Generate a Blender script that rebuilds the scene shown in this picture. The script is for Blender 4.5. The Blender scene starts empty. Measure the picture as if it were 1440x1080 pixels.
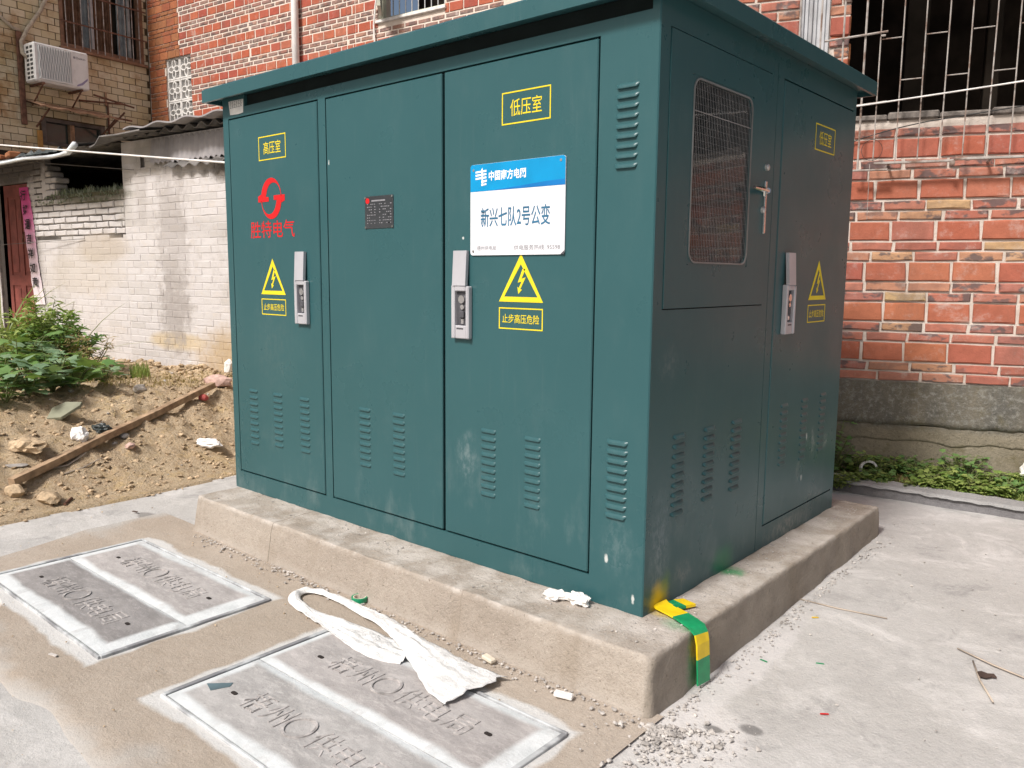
import bpy, bmesh, math, random
from math import sin, cos, pi, radians, sqrt, atan2
from mathutils import Vector, Matrix, noise
random.seed(7)
SC = bpy.context.scene
COL = SC.collection
U = random.uniform

# ------------------------------------------------------------------ camera
CAMP = Vector((1.38954, -2.31105, 1.35248))
AX_R = Vector((0.75671904, 0.65368285, 0.00866219))
AX_U = Vector((-0.09270479, 0.09418215, 0.99122931))
AX_D = Vector((-0.64713377, 0.75088512, -0.13186896))
FPX = 1137.018
cam = bpy.data.cameras.new('camera')
cam.sensor_width = 36.0
cam.lens = FPX / 1440 * 36
cam.clip_start = 0.05
cam.clip_end = 1500
cam_o = bpy.data.objects.new('camera', cam)
COL.objects.link(cam_o)
cam_o.matrix_world = Matrix(((AX_R.x, AX_U.x, -AX_D.x, CAMP.x), (AX_R.y, AX_U.y, -AX_D.y, CAMP.y),
                             (AX_R.z, AX_U.z, -AX_D.z, CAMP.z), (0, 0, 0, 1)))
SC.camera = cam_o

# ------------------------------------------------------------------ light
TO_SUN = Vector((-0.03, -0.75, 0.80)).normalized()
world = bpy.data.worlds.new('World')
SC.world = world
world.use_nodes = True
wn = world.node_tree
wn.nodes.clear()
sky = wn.nodes.new('ShaderNodeTexSky')
sky.sky_type = 'NISHITA'
sky.sun_disc = False
sky.sun_elevation = math.asin(TO_SUN.z)
sky.sun_rotation = atan2(TO_SUN.x, TO_SUN.y)
sky.air_density = 1.0
sky.dust_density = 6.0
sky.ozone_density = 0.6
bg = wn.nodes.new('ShaderNodeBackground')
bg.inputs['Strength'].default_value = 0.05
wo = wn.nodes.new('ShaderNodeOutputWorld')
wn.links.new(sky.outputs[0], bg.inputs[0])
wn.links.new(bg.outputs[0], wo.inputs[0])
sun = bpy.data.lights.new('sun', 'SUN')
sun.energy = 2.0
sun.angle = radians(9)
sun.color = (1.0, 0.965, 0.93)
sun_o = bpy.data.objects.new('sun', sun)
COL.objects.link(sun_o)
sun_o.location = (-3, -8, 9)
sun_o.rotation_euler = (-TO_SUN).to_track_quat('-Z', 'Y').to_euler()
SC.view_settings.view_transform = 'Standard'
SC.view_settings.look = 'None'
SC.view_settings.exposure = 1.05
SC.view_settings.gamma = 1.0
SC.view_settings.use_curve_mapping = False

# ------------------------------------------------------------------ helpers
def tag(o, label=None, cat=None, group=None, kind=None):
    if label: o['label'] = label
    if cat: o['category'] = cat
    if group: o['group'] = group
    if kind: o['kind'] = kind
    return o

def empty(name, loc=(0, 0, 0), rz=0.0, label=None, cat=None, group=None):
    o = bpy.data.objects.new(name, None)
    o.empty_display_size = 0.1
    o.location = loc
    o.rotation_euler = (0, 0, rz)
    COL.objects.link(o)
    return tag(o, label, cat, group)

def inst(name, me, parent=None, loc=(0, 0, 0), rot=(0, 0, 0), scale=(1, 1, 1)):
    o = bpy.data.objects.new(name, me)
    o.location = loc
    o.rotation_euler = rot
    o.scale = scale
    if parent is not None: o.parent = parent
    COL.objects.link(o)
    return o

def copy_tree(o, parent=None):
    c = o.copy()
    COL.objects.link(c)
    if parent is not None: c.parent = parent
    for ch in list(o.children): copy_tree(ch, c)
    return c

class MB:
    """collects vertices and faces, then links them as one mesh object"""
    def __init__(s): s.v = []; s.f = []
    def add(s, vs, fs, M=None):
        b = len(s.v)
        if M is not None: vs = [M @ Vector(p) for p in vs]
        s.v.extend([tuple(p) for p in vs])
        s.f.extend([tuple(i + b for i in f) for f in fs])
        return s
    def box(s, a, b, M=None):
        x0, y0, z0 = a; x1, y1, z1 = b
        return s.add([(x0, y0, z0), (x1, y0, z0), (x1, y1, z0), (x0, y1, z0), (x0, y0, z1), (x1, y0, z1), (x1, y1, z1), (x0, y1, z1)],
                     [(3, 2, 1, 0), (4, 5, 6, 7), (0, 1, 5, 4), (1, 2, 6, 5), (2, 3, 7, 6), (3, 0, 4, 7)], M)
    def cbox(s, a, b, c=0.004, M=None):
        """box with chamfered edges"""
        lo = [min(a[i], b[i]) for i in range(3)]; hi = [max(a[i], b[i]) for i in range(3)]
        c = min(c, *[(hi[i] - lo[i]) * 0.45 for i in range(3)])
        vs = []; idx = {}
        for sx in (0, 1):
            for sy in (0, 1):
                for sz in (0, 1):
                    P = (hi[0] if sx else lo[0], hi[1] if sy else lo[1], hi[2] if sz else lo[2])
                    I = (-c if sx else c, -c if sy else c, -c if sz else c)
                    for ax in range(3):
                        p = [P[k] + (I[k] if k != ax else 0) for k in range(3)]
                        idx[(sx, sy, sz, ax)] = len(vs); vs.append(p)
        fs = []
        for ax in range(3):
            o1, o2 = [(1, 2), (2, 0), (0, 1)][ax]
            for sd in (0, 1):
                q = []
                for (u, w) in ((0, 0), (1, 0), (1, 1), (0, 1)):
                    k = [0, 0, 0]; k[ax] = sd; k[o1] = u; k[o2] = w
                    q.append(idx[(k[0], k[1], k[2], ax)])
                fs.append(tuple(q if sd else q[::-1]))
        for ax in range(3):
            o1, o2 = [(1, 2), (2, 0), (0, 1)][ax]
            for u in (0, 1):
                for w in (0, 1):
                    q = []
                    for t, a_ in ((0, o1), (1, o1), (1, o2), (0, o2)):
                        k = [0, 0, 0]; k[ax] = t; k[o1] = u; k[o2] = w
                        q.append(idx[(k[0], k[1], k[2], a_)])
                    fs.append(tuple(q if (u ^ w) else q[::-1]))
        for sx in (0, 1):
            for sy in (0, 1):
                for sz in (0, 1):
                    q = [idx[(sx, sy, sz, a_)] for a_ in range(3)]
                    fs.append(tuple(q if (sx + sy + sz) % 2 else q[::-1]))
        return s.add(vs, fs, M)
    def tube(s, pts, r, n=8, cap=True, M=None):
        pts = [Vector(p) for p in pts]
        rs = r if isinstance(r, (list, tuple)) else [r] * len(pts)
        vs = []; fs = []
        up = None
        for i, p in enumerate(pts):
            t = (pts[min(i + 1, len(pts) - 1)] - pts[max(i - 1, 0)]).normalized()
            if up is None:
                up = Vector((0, 0, 1)) if abs(t.z) < 0.9 else Vector((1, 0, 0))
            a = t.cross(up).normalized(); b = a.cross(t).normalized(); up = b
            for k in range(n):
                an = 2 * pi * k / n
                vs.append(p + (a * cos(an) + b * sin(an)) * rs[i])
        for i in range(len(pts) - 1):
            for k in range(n):
                k2 = (k + 1) % n
                fs.append((i * n + k, i * n + k2, (i + 1) * n + k2, (i + 1) * n + k))
        if cap:
            fs.append(tuple(range(n))[::-1]); fs.append(tuple(range((len(pts) - 1) * n, len(pts) * n)))
        return s.add(vs, fs, M)
    def prism(s, outline, d0, d1, M=None):
        """outline in x,z; extruded along y from d0 (front) to d1"""
        n = len(outline)
        vs = [(x, d0, z) for x, z in outline] + [(x, d1, z) for x, z in outline]
        fs = [tuple(range(n)), tuple(range(n, 2 * n))[::-1]]
        for k in range(n):
            k2 = (k + 1) % n
            fs.append((k, k + n, k2 + n, k2))
        return s.add(vs, fs, M)
    def ring(s, outer, inner, d0, d1, M=None):
        """closed band between two outlines with the same number of points"""
        n = len(outer)
        vs = [(x, d0, z) for x, z in outer] + [(x, d0, z) for x, z in inner] + [(x, d1, z) for x, z in outer] + [(x, d1, z) for x, z in inner]
        fs = []
        for k in range(n):
            j = (k + 1) % n
            fs += [(k, j, n + j, n + k), (2 * n + j, 2 * n + k, 3 * n + k, 3 * n + j), (k, 2 * n + k, 2 * n + j, j), (n + j, 3 * n + j, 3 * n + k, n + k)]
        return s.add(vs, fs, M)
    def sheet(s, x0, x1, z0, z1, holes=(), y=0.0, depth=0.02, M=None, rim=False):
        """flat sheet in the xz plane with rectangular holes whose reveals go back by depth"""
        xs = sorted(set([x0, x1] + [h[k] for h in holes for k in (0, 1) if x0 <= h[k] <= x1]))
        zs = sorted(set([z0, z1] + [h[k] for h in holes for k in (2, 3) if z0 <= h[k] <= z1]))
        vid = {}; vs = []; fs = []
        def V(x, yy, z):
            k = (round(x, 5), round(yy, 5), round(z, 5))
            if k not in vid: vid[k] = len(vs); vs.append(k)
            return vid[k]
        def solid(i, j):
            if i < 0 or j < 0 or i >= len(xs) - 1 or j >= len(zs) - 1: return not rim and None
            cx = (xs[i] + xs[i + 1]) / 2; cz = (zs[j] + zs[j + 1]) / 2
            return not any(h[0] < cx < h[1] and h[2] < cz < h[3] for h in holes)
        for i in range(len(xs) - 1):
            for j in range(len(zs) - 1):
                if not solid(i, j): continue
                a, b, c, d = xs[i], xs[i + 1], zs[j], zs[j + 1]
                fs.append((V(a, y, c), V(b, y, c), V(b, y, d), V(a, y, d)))
                for (di, dj, p, q) in ((-1, 0, (a, d), (a, c)), (1, 0, (b, c), (b, d)), (0, -1, (a, c), (b, c)), (0, 1, (b, d), (a, d))):
                    if solid(i + di, j + dj) is False:
                        fs.append((V(p[0], y, p[1]), V(p[0], y + depth, p[1]), V(q[0], y + depth, q[1]), V(q[0], y, q[1])))
        return s.add(vs, fs, M)
    def mesh(s, name, m, smooth=False):
        me = bpy.data.meshes.new(name)
        me.from_pydata(s.v, [], s.f)
        for mm in (m if isinstance(m, (list, tuple)) else [m]): me.materials.append(mm)
        if smooth:
            me.polygons.foreach_set('use_smooth', [True] * len(me.polygons))
        me.update()
        return me
    def build(s, name, m, parent=None, smooth=False, loc=(0, 0, 0), rot=(0, 0, 0), kind=None):
        o = inst(name, s.mesh(name, m, smooth), parent, loc, rot)
        if kind: o['kind'] = kind
        return o

def solid_normals(me):
    bm = bmesh.new(); bm.from_mesh(me)
    bmesh.ops.recalc_face_normals(bm, faces=bm.faces[:])
    bm.to_mesh(me); bm.free()

_txt = {}
def text_data(body, bold=0.0, extrude=0.0):
    k = (body, bold, extrude)
    if k in _txt: return _txt[k]
    cu = bpy.data.curves.new('lettering', 'FONT')
    cu.body = body; cu.resolution_u = 3; cu.offset = bold; cu.extrude = extrude
    o = bpy.data.objects.new('lettering', cu); COL.objects.link(o)
    dg = bpy.context.evaluated_depsgraph_get(); dg.update()
    me = bpy.data.meshes.new_from_object(o.evaluated_get(dg))
    vs = [v.co.copy() for v in me.vertices]; fs = [tuple(p.vertices) for p in me.polygons]
    bpy.data.objects.remove(o); bpy.data.curves.remove(cu); bpy.data.meshes.remove(me)
    _txt[k] = (vs, fs)
    return _txt[k]

def text_into(mb, body, x0, x1, z0, z1, y=0.0, bold=0.0, M=None, thick=0.0):
    """lettering scaled into a box of the xz plane, at depth y, reading along +x"""
    vs, fs = text_data(body, bold, 0.05 if thick else 0.0)
    ax = min(v.x for v in vs); bx = max(v.x for v in vs); az = min(v.y for v in vs); bz = max(v.y for v in vs)
    P = []
    for v in vs:
        yy = y - (v.z / 0.05 * thick if thick else 0)
        P.append((x0 + (v.x - ax) / (bx - ax) * (x1 - x0), yy, z0 + (v.y - az) / (bz - az) * (z1 - z0)))
    mb.add(P, fs, M)

def project(p):
    q = Vector(p) - CAMP; D = q.dot(AX_D)
    if D < 0.05: return None
    return 720 + FPX * q.dot(AX_R) / D, 540 - FPX * q.dot(AX_U) / D, D

def hidden_by_cabinet(p):
    lo = (-2.62, 0.0, 0.1); hi = (0.0, 1.83, 2.28)
    d = Vector(p) - CAMP; t0, t1 = 0.0, 0.999
    for k in range(3):
        if abs(d[k]) < 1e-9: continue
        a = (lo[k] - CAMP[k]) / d[k]; b = (hi[k] - CAMP[k]) / d[k]
        if a > b: a, b = b, a
        t0 = max(t0, a); t1 = min(t1, b)
    return t0 < t1

def in_view(p, margin=12):
    q = project(p)
    return q is not None and -margin < q[0] < 1440 + margin and -margin < q[1] < 1080 + margin and not hidden_by_cabinet(p)

def sstep(a, b, x):
    t = max(0.0, min(1.0, (x - a) / (b - a)))
    return t * t * (3 - 2 * t)

def edge_x(y):
    return -3.5 - 0.12 * sstep(-0.3, 0.8, y) + 0.05 * noise.noise(Vector((0.3, y * 2.1, 4.0))) + 0.02 * noise.noise(Vector((0.3, y * 9.0, 1.0)))

def pave_z(x, y):
    return 0.024 * max(0.0, y)

def soil_z(x, y):
    d = edge_x(y) - x
    if d < -0.08: return -0.05
    s = sstep(-0.02, 1.3, d)
    h = 0.012 + 0.45 * s
    v = Vector((x, y, 0.0))
    a = min(1.0, 0.15 + d * 1.3)
    h += a * (0.05 * noise.noise(v * 2.3) + 0.036 * noise.noise(v * 6.1 + Vector((3, 1, 0))) + 0.030 * noise.noise(v * 14.0) + 0.022 * abs(noise.noise(v * 31.0)))
    return h

def ground_z(x, y):
    return max(soil_z(x, y), pave_z(x, y)) if x < -3.2 else pave_z(x, y)

def at(px, py, lift=0.0):
    """the ground point seen at a pixel of the 1440 px photograph"""
    v = AX_D + AX_R * ((px - 720) / FPX) - AX_U * ((py - 540) / FPX)
    t = 1.0
    while t < 16:
        p = CAMP + v * t
        if p.z <= ground_z(p.x, p.y) + lift: return p
        t += 0.01
    return CAMP + v * 8

# ------------------------------------------------------------------ materials
class NT:
    def __init__(s, name):
        s.m = bpy.data.materials.new(name); s.m.use_nodes = True
        s.t = s.m.node_tree; s.n = s.t.nodes; s.l = s.t.links
        s.b = s.n['Principled BSDF']; s.out = s.n['Material Output']
        s._co = None
    def new(s, t, **kw):
        n = s.n.new(t)
        for k, v in kw.items(): setattr(n, k, v)
        return n
    def put(s, sock, v):
        if hasattr(v, 'is_output'): s.l.new(v, sock)
        elif isinstance(v, (tuple, list)): sock.default_value = (*v, 1.0) if len(v) == 3 and len(sock.default_value) == 4 else tuple(v)
        else: sock.default_value = v
    def math(s, op, a, b=0.0, clamp=False):
        n = s.new('ShaderNodeMath', operation=op, use_clamp=clamp)
        s.put(n.inputs[0], a); s.put(n.inputs[1], b)
        return n.outputs[0]
    def mix(s, f, a, b, mode='MIX'):
        n = s.new('ShaderNodeMix', data_type='RGBA', blend_type=mode)
        s.put(n.inputs[0], f); s.put(n.inputs[6], a); s.put(n.inputs[7], b)
        return n.outputs[2]
    def rnd(s):
        oi = s.new('ShaderNodeObjectInfo'); g = s.new('ShaderNodeNewGeometry')
        return s.math('FRACT', s.math('ADD', oi.outputs['Random'], g.outputs['Random Per Island']))
    def co(s, shift=True):
        if s._co is None:
            tc = s.new('ShaderNodeTexCoord')
            if shift:
                oi = s.new('ShaderNodeObjectInfo')
                va = s.new('ShaderNodeVectorMath', operation='ADD')
                s.l.new(tc.outputs['Object'], va.inputs[0])
                s.l.new(s.math('MULTIPLY', oi.outputs['Random'], 61.0), va.inputs[1])
                s._co = va.outputs[0]
            else: s._co = tc.outputs['Object']
        return s._co
    def noise(s, scale, detail=4.0, rough=0.55, st=(1, 1, 1), off=(0, 0, 0), rot=(0, 0, 0), dist=0.0):
        mp = s.new('ShaderNodeMapping'); s.l.new(s.co(), mp.inputs[0])
        mp.inputs['Scale'].default_value = st; mp.inputs['Location'].default_value = off; mp.inputs['Rotation'].default_value = rot
        n = s.new('ShaderNodeTexNoise'); s.l.new(mp.outputs[0], n.inputs['Vector'])
        n.inputs['Scale'].default_value = scale; n.inputs['Detail'].default_value = detail
        n.inputs['Roughness'].default_value = rough; n.inputs['Distortion'].default_value = dist
        return n.outputs['Fac']
    def ramp(s, f, lo, hi, a=0.0, b=1.0):
        n = s.new('ShaderNodeMapRange', interpolation_type='SMOOTHSTEP')
        s.put(n.inputs[0], f); n.inputs[1].default_value = lo; n.inputs[2].default_value = hi; n.inputs[3].default_value = a; n.inputs[4].default_value = b
        return n.outputs[0]
    def cramp(s, f, stops):
        n = s.new('ShaderNodeValToRGB'); e = n.color_ramp.elements
        while len(e) < len(stops): e.new(0.5)
        for k, (p, c) in enumerate(stops): e[k].position = p; e[k].color = (*c, 1)
        s.put(n.inputs[0], f)
        return n.outputs[0]
    def bump(s, h, strength=0.4, dist=0.01):
        n = s.new('ShaderNodeBump'); n.inputs['Strength'].default_value = strength; n.inputs['Distance'].default_value = dist
        s.l.new(h, n.inputs['Height'])
        if s.b.inputs['Normal'].is_linked: s.l.new(s.b.inputs['Normal'].links[0].from_socket, n.inputs['Normal'])
        s.l.new(n.outputs[0], s.b.inputs['Normal'])
    def fin(s, col, rough=0.7, spec=0.4, metal=0.0):
        s.put(s.b.inputs['Base Color'], col); s.put(s.b.inputs['Roughness'], rough)
        s.b.inputs['Specular IOR Level'].default_value = spec; s.b.inputs['Metallic'].default_value = metal
        return s.m

def simple(name, col, rough=0.6, spec=0.4, metal=0.0, var=0.15, scale=9.0, bump=0.0, bscale=60.0, bdist=0.004, dirt=None, rand=0.0):
    k = NT(name)
    c = k.mix(k.ramp(k.noise(scale), 0.3, 0.7, 0, 1), [x * (1 - var) for x in col], [min(1, x * (1 + var)) for x in col])
    if rand:
        c = k.mix(k.math('MULTIPLY', k.rnd(), rand), c, [x * 0.35 for x in col])
    if dirt: c = k.mix(k.ramp(k.noise(dirt[1], 6, 0.65, off=(5, 2, 9)), dirt[2], dirt[3], 0, dirt[4]), c, dirt[0])
    if bump: k.bump(k.noise(bscale, 5, 0.6), bump, bdist)
    return k.fin(c, rough, spec, metal)

M = {}
def concrete(name, base, light, dark, pale=0.5, dots=0.5, bump=0.5, extra=None, fine=170.0):
    k = NT(name); k.co(False)
    c = k.mix(k.ramp(k.noise(1.1, 5, 0.6), 0.35, 0.68), base, light)
    c = k.mix(k.ramp(k.noise(3.7, 6, 0.65, off=(4, 7, 1)), 0.5, 0.74, 0, pale), c, [min(1, x * 1.25) for x in light])
    c = k.mix(k.ramp(k.noise(2.3, 6, 0.7, off=(14, 3, 5)), 0.52, 0.78, 0, 0.7), c, dark)
    c = k.mix(k.ramp(k.noise(28, 5, 0.7), 0.42, 0.7, 0, 0.30), c, dark)
    c = k.mix(k.ramp(k.noise(fine, 3, 0.7, off=(2, 2, 2)), 0.56, 0.72, 0, dots), c, [x * 0.62 for x in dark])
    c = k.mix(k.ramp(k.noise(fine * 0.8, 3, 0.7, off=(7, 1, 3)), 0.58, 0.72, 0, dots), c, [min(1, x * 1.3) for x in light])
    if extra: c = extra(k, c)
    k.bump(k.noise(9, 6, 0.7), bump * 0.5, 0.02)
    k.bump(k.noise(90, 5, 0.7), bump, 0.006)
    return k.fin(c, 0.9, 0.25)

def box_mask(k, x0, x1, y0, y1, soft, wob):
    """1 inside a rectangle of the object's xy plane, with a ragged edge"""
    sp = k.new('ShaderNodeSeparateXYZ'); k.l.new(k.co(), sp.inputs[0])
    dx = k.math('SUBTRACT', k.math('ABSOLUTE', k.math('SUBTRACT', sp.outputs[0], (x0 + x1) / 2)), (x1 - x0) / 2)
    dy = k.math('SUBTRACT', k.math('ABSOLUTE', k.math('SUBTRACT', sp.outputs[1], (y0 + y1) / 2)), (y1 - y0) / 2)
    d = k.math('MAXIMUM', dx, dy)
    n = k.math('MULTIPLY', k.math('SUBTRACT', k.noise(4.2, 3, 0.5), 0.5), wob)
    return k.ramp(k.math('ADD', d, n), soft, -soft)

def pave_extra(k, c):
    c = k.mix(k.ramp(k.noise(2.0, 8, 0.72, st=(1, 1.6, 1), off=(6, 2, 1), dist=0.6), 0.50, 0.66, 0, 0.65), c, (0.60, 0.585, 0.57))
    c = k.mix(k.ramp(k.noise(3.1, 8, 0.75, off=(1, 12, 1), dist=0.8), 0.53, 0.68, 0, 0.75), c, (0.285, 0.277, 0.27))
    c = k.mix(k.ramp(k.noise(13, 7, 0.8, off=(3, 3, 8)), 0.56, 0.70, 0, 0.5), c, (0.64, 0.62, 0.60))
    sp = k.new('ShaderNodeSeparateXYZ'); k.l.new(k.co(), sp.inputs[0])
    def spot(x, y, rx, ry, col, f):
        dx = k.math('DIVIDE', k.math('SUBTRACT', sp.outputs[0], x), rx); dy = k.math('DIVIDE', k.math('SUBTRACT', sp.outputs[1], y), ry)
        d = k.math('ADD', k.math('MULTIPLY', dx, dx), k.math('MULTIPLY', dy, dy))
        d = k.math('ADD', d, k.math('MULTIPLY', k.math('SUBTRACT', k.noise(16, 6, 0.75), 0.5), 1.8))
        return k.mix(k.ramp(d, 1.2, 0.3, 0, f), c, col)
    c = spot(0.30, -0.25, 0.22, 0.25, (0.60, 0.58, 0.565), 0.7)
    c = spot(0.27, 0.25, 0.08, 0.5, (0.58, 0.565, 0.56), 0.6)
    c = spot(0.36, -0.17, 0.035, 0.02, (0.12, 0.115, 0.11), 0.8)
    c = spot(0.45, -0.10, 0.04, 0.03, (0.15, 0.145, 0.14), 0.8)
    c = spot(-3.05, -0.30, 0.10, 0.05, (0.16, 0.15, 0.14), 0.7)
    return c
M['pave'] = concrete('pavement_concrete', (0.41, 0.398, 0.380), (0.485, 0.475, 0.46), (0.31, 0.30, 0.292), 0.5, 0.35, 0.6, pave_extra)
M['ground'] = concrete('ground_concrete', (0.36, 0.34, 0.32), (0.45, 0.43, 0.40), (0.29, 0.27, 0.25))

def apron_extra(k, c):
    fade = box_mask(k, -2.95, 0.6, -1.46, 0.4, 0.10, 0.5)
    c = k.mix(k.math('SUBTRACT', 1.0, fade), c, (0.405, 0.385, 0.36))
    for (x0, x1, y0, y1) in ((-2.66, -1.45, -1.265, -0.475), (-1.085, 0.085, -1.23, -0.452)):
        c = k.mix(k.math('MULTIPLY', box_mask(k, x0, x1, y0, y1, 0.012, 0.11), 0.75), c, (0.60, 0.61, 0.61))
    return c
M['apron'] = concrete('mortar_apron', (0.355, 0.30, 0.245), (0.41, 0.355, 0.30), (0.285, 0.235, 0.185), 0.15, 0.75, 0.7, apron_extra, 240)

def ball(k, p, r0, r1, st=(1, 1, 1), wob=0.06, sc=14):
    mp = k.new('ShaderNodeMapping'); k.l.new(k.co(), mp.inputs[0])
    mp.inputs['Scale'].default_value = st
    mp.inputs['Location'].default_value = tuple(-p[i] * st[i] for i in range(3))
    ln = k.new('ShaderNodeVectorMath', operation='LENGTH'); k.l.new(mp.outputs[0], ln.inputs[0])
    d = k.math('ADD', ln.outputs['Value'], k.math('MULTIPLY', k.math('SUBTRACT', k.noise(sc, 5, 0.7), 0.5), wob))
    return k.ramp(d, r1, r0)
def plinth_extra(k, c):
    sp = k.new('ShaderNodeSeparateXYZ'); k.l.new(k.co(), sp.inputs[0])
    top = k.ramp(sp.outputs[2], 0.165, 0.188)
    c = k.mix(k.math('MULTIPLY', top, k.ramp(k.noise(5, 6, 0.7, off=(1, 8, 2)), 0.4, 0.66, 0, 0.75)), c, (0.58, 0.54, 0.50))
    low = k.ramp(k.math('ADD', sp.outputs[2], k.math('MULTIPLY', k.noise(6, 4), 0.06)), 0.085, 0.03)
    c = k.mix(k.math('MULTIPLY', low, 0.45), c, (0.46, 0.42, 0.38))
    for x0 in (-1.87, -0.62):
        ck = k.ramp(k.math('ABSOLUTE', k.math('ADD', sp.outputs[0], k.math('ADD', -x0, k.math('MULTIPLY', k.noise(9, 3), 0.02)))), 0.004, 0.001)
        c = k.mix(k.math('MULTIPLY', ck, 0.7 if x0 < -1 else 0.15), c, (0.10, 0.08, 0.06))
    c = k.mix(k.ramp(k.noise(4, 4, 0.6, st=(1, 1, 0.25), off=(3, 3, 3)), 0.50, 0.72, 0, 0.5), c, (0.25, 0.205, 0.155))
    c = k.mix(k.ramp(k.noise(55, 4, 0.7, off=(3, 6, 3)), 0.64, 0.70, 0, 0.7), c, (0.11, 0.085, 0.065))
    rt = k.ramp(sp.outputs[0], 0.165, 0.185)
    c = k.mix(k.math('MULTIPLY', rt, 0.45), c, (0.24, 0.205, 0.155))  # right face darkened, its shade put into the colour
    for (p, r0, r1, st, f, cc) in (((0.20, 0.045, 0.10), 0.03, 0.085, (1, 1.0, 0.45), 0.75, (0.03, 0.25, 0.08)), ((0.205, 0.045, 0.13), 0.02, 0.07, (1, 1, 1), 0.7, (0.60, 0.42, 0.03)),
                                   ((0.12, 0.05, 0.19), 0.02, 0.085, (1, 1, 1), 0.45, (0.10, 0.33, 0.16)), ((0.02, 0.62, 0.19), 0.01, 0.07, (0.8, 0.9, 1), 0.8, (0.02, 0.28, 0.10)), ((0.03, 0.10, 0.19), 0.02, 0.07, (1, 1, 1), 0.6, (0.55, 0.42, 0.05))):
        c = k.mix(k.math('MULTIPLY', ball(k, p, r0, r1, st, 0.07, 30), f), c, cc)
    return c
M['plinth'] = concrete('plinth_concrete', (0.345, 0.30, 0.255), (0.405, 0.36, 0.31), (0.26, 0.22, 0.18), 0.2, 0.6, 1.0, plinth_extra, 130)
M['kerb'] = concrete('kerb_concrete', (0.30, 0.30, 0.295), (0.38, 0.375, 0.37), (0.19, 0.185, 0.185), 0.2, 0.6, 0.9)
M['kerb_face'] = concrete('kerb_face_concrete', (0.17, 0.165, 0.17), (0.24, 0.235, 0.24), (0.085, 0.08, 0.085), 0.2, 0.6, 0.9)  # darker copy of the kerb concrete, shade put into the front face

def base_extra(k, c):
    sp = k.new('ShaderNodeSeparateXYZ'); k.l.new(k.co(), sp.inputs[0])
    up = k.ramp(sp.outputs[2], 0.38, 0.46)
    st = k.ramp(k.noise(3.2, 7, 0.7, st=(1, 1, 0.45), off=(1, 0, 4)), 0.30, 0.66, 0.25, 0.95)
    c = k.mix(k.math('MULTIPLY', up, st), c, (0.10, 0.098, 0.09))
    c = k.mix(k.math('MULTIPLY', up, k.ramp(k.noise(26, 7, 0.8, off=(2, 5, 1)), 0.47, 0.64, 0, 0.8)), c, (0.27, 0.265, 0.24))
    c = k.mix(k.ramp(k.noise(6, 5, 0.7, off=(8, 5, 1)), 0.52, 0.72, 0, 0.6), c, (0.13, 0.11, 0.05))
    return c
M['wall_base'] = concrete('wall_base_render', (0.20, 0.17, 0.12), (0.25, 0.22, 0.165), (0.11, 0.095, 0.065), 0.2, 0.6, 1.0, base_extra, 60)

# soil
k = NT('dry_soil'); k.co(False)
c = k.mix(k.ramp(k.noise(2.0, 6, 0.65), 0.35, 0.65), (0.54, 0.405, 0.26), (0.62, 0.485, 0.315))
c = k.mix(k.ramp(k.noise(7, 6, 0.7, off=(3, 1, 2)), 0.45, 0.7, 0, 0.7), c, (0.47, 0.335, 0.225))
c = k.mix(k.ramp(k.noise(40, 5, 0.75), 0.40, 0.62), c, (0.62, 0.50, 0.35))
c = k.mix(k.ramp(k.noise(60, 4, 0.75, off=(9, 9, 1)), 0.54, 0.66, 0, 0.75), c, (0.34, 0.23, 0.14))
c = k.mix(k.ramp(k.noise(110, 4, 0.7, off=(1, 9, 6)), 0.62, 0.72, 0, 0.7), c, (0.64, 0.57, 0.47))
c = k.mix(k.ramp(k.noise(5, 7, 0.75, off=(21, 3, 2)), 0.50, 0.66, 0, 0.6), c, (0.60, 0.43, 0.21))
c = k.mix(k.ramp(k.noise(11, 7, 0.8, off=(2, 31, 2)), 0.54, 0.66, 0, 0.6), c, (0.33, 0.225, 0.135))
k.bump(k.noise(30, 6, 0.75), 0.8, 0.03); k.bump(k.noise(120, 4, 0.7), 0.6, 0.006)
M['soil'] = k.fin(c, 0.95, 0.15)
M['clod'] = simple('soil_clod', (0.54, 0.41, 0.27), 0.95, 0.15, var=0.3, scale=25, bump=1.0, bscale=60, bdist=0.01, rand=0.5)
M['stone'] = simple('grey_stone', (0.42, 0.38, 0.34), 0.9, 0.25, var=0.25, scale=20, bump=0.8, bscale=50, bdist=0.008, rand=0.4)
M['pinkstone'] = simple('pink_stone', (0.52, 0.36, 0.31), 0.9, 0.25, var=0.2, scale=20, bump=0.8, bscale=50, bdist=0.008)
M['gravel'] = simple('pale_gravel', (0.50, 0.47, 0.44), 0.9, 0.25, var=0.25, scale=20, bump=0.5, rand=0.5)

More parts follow.
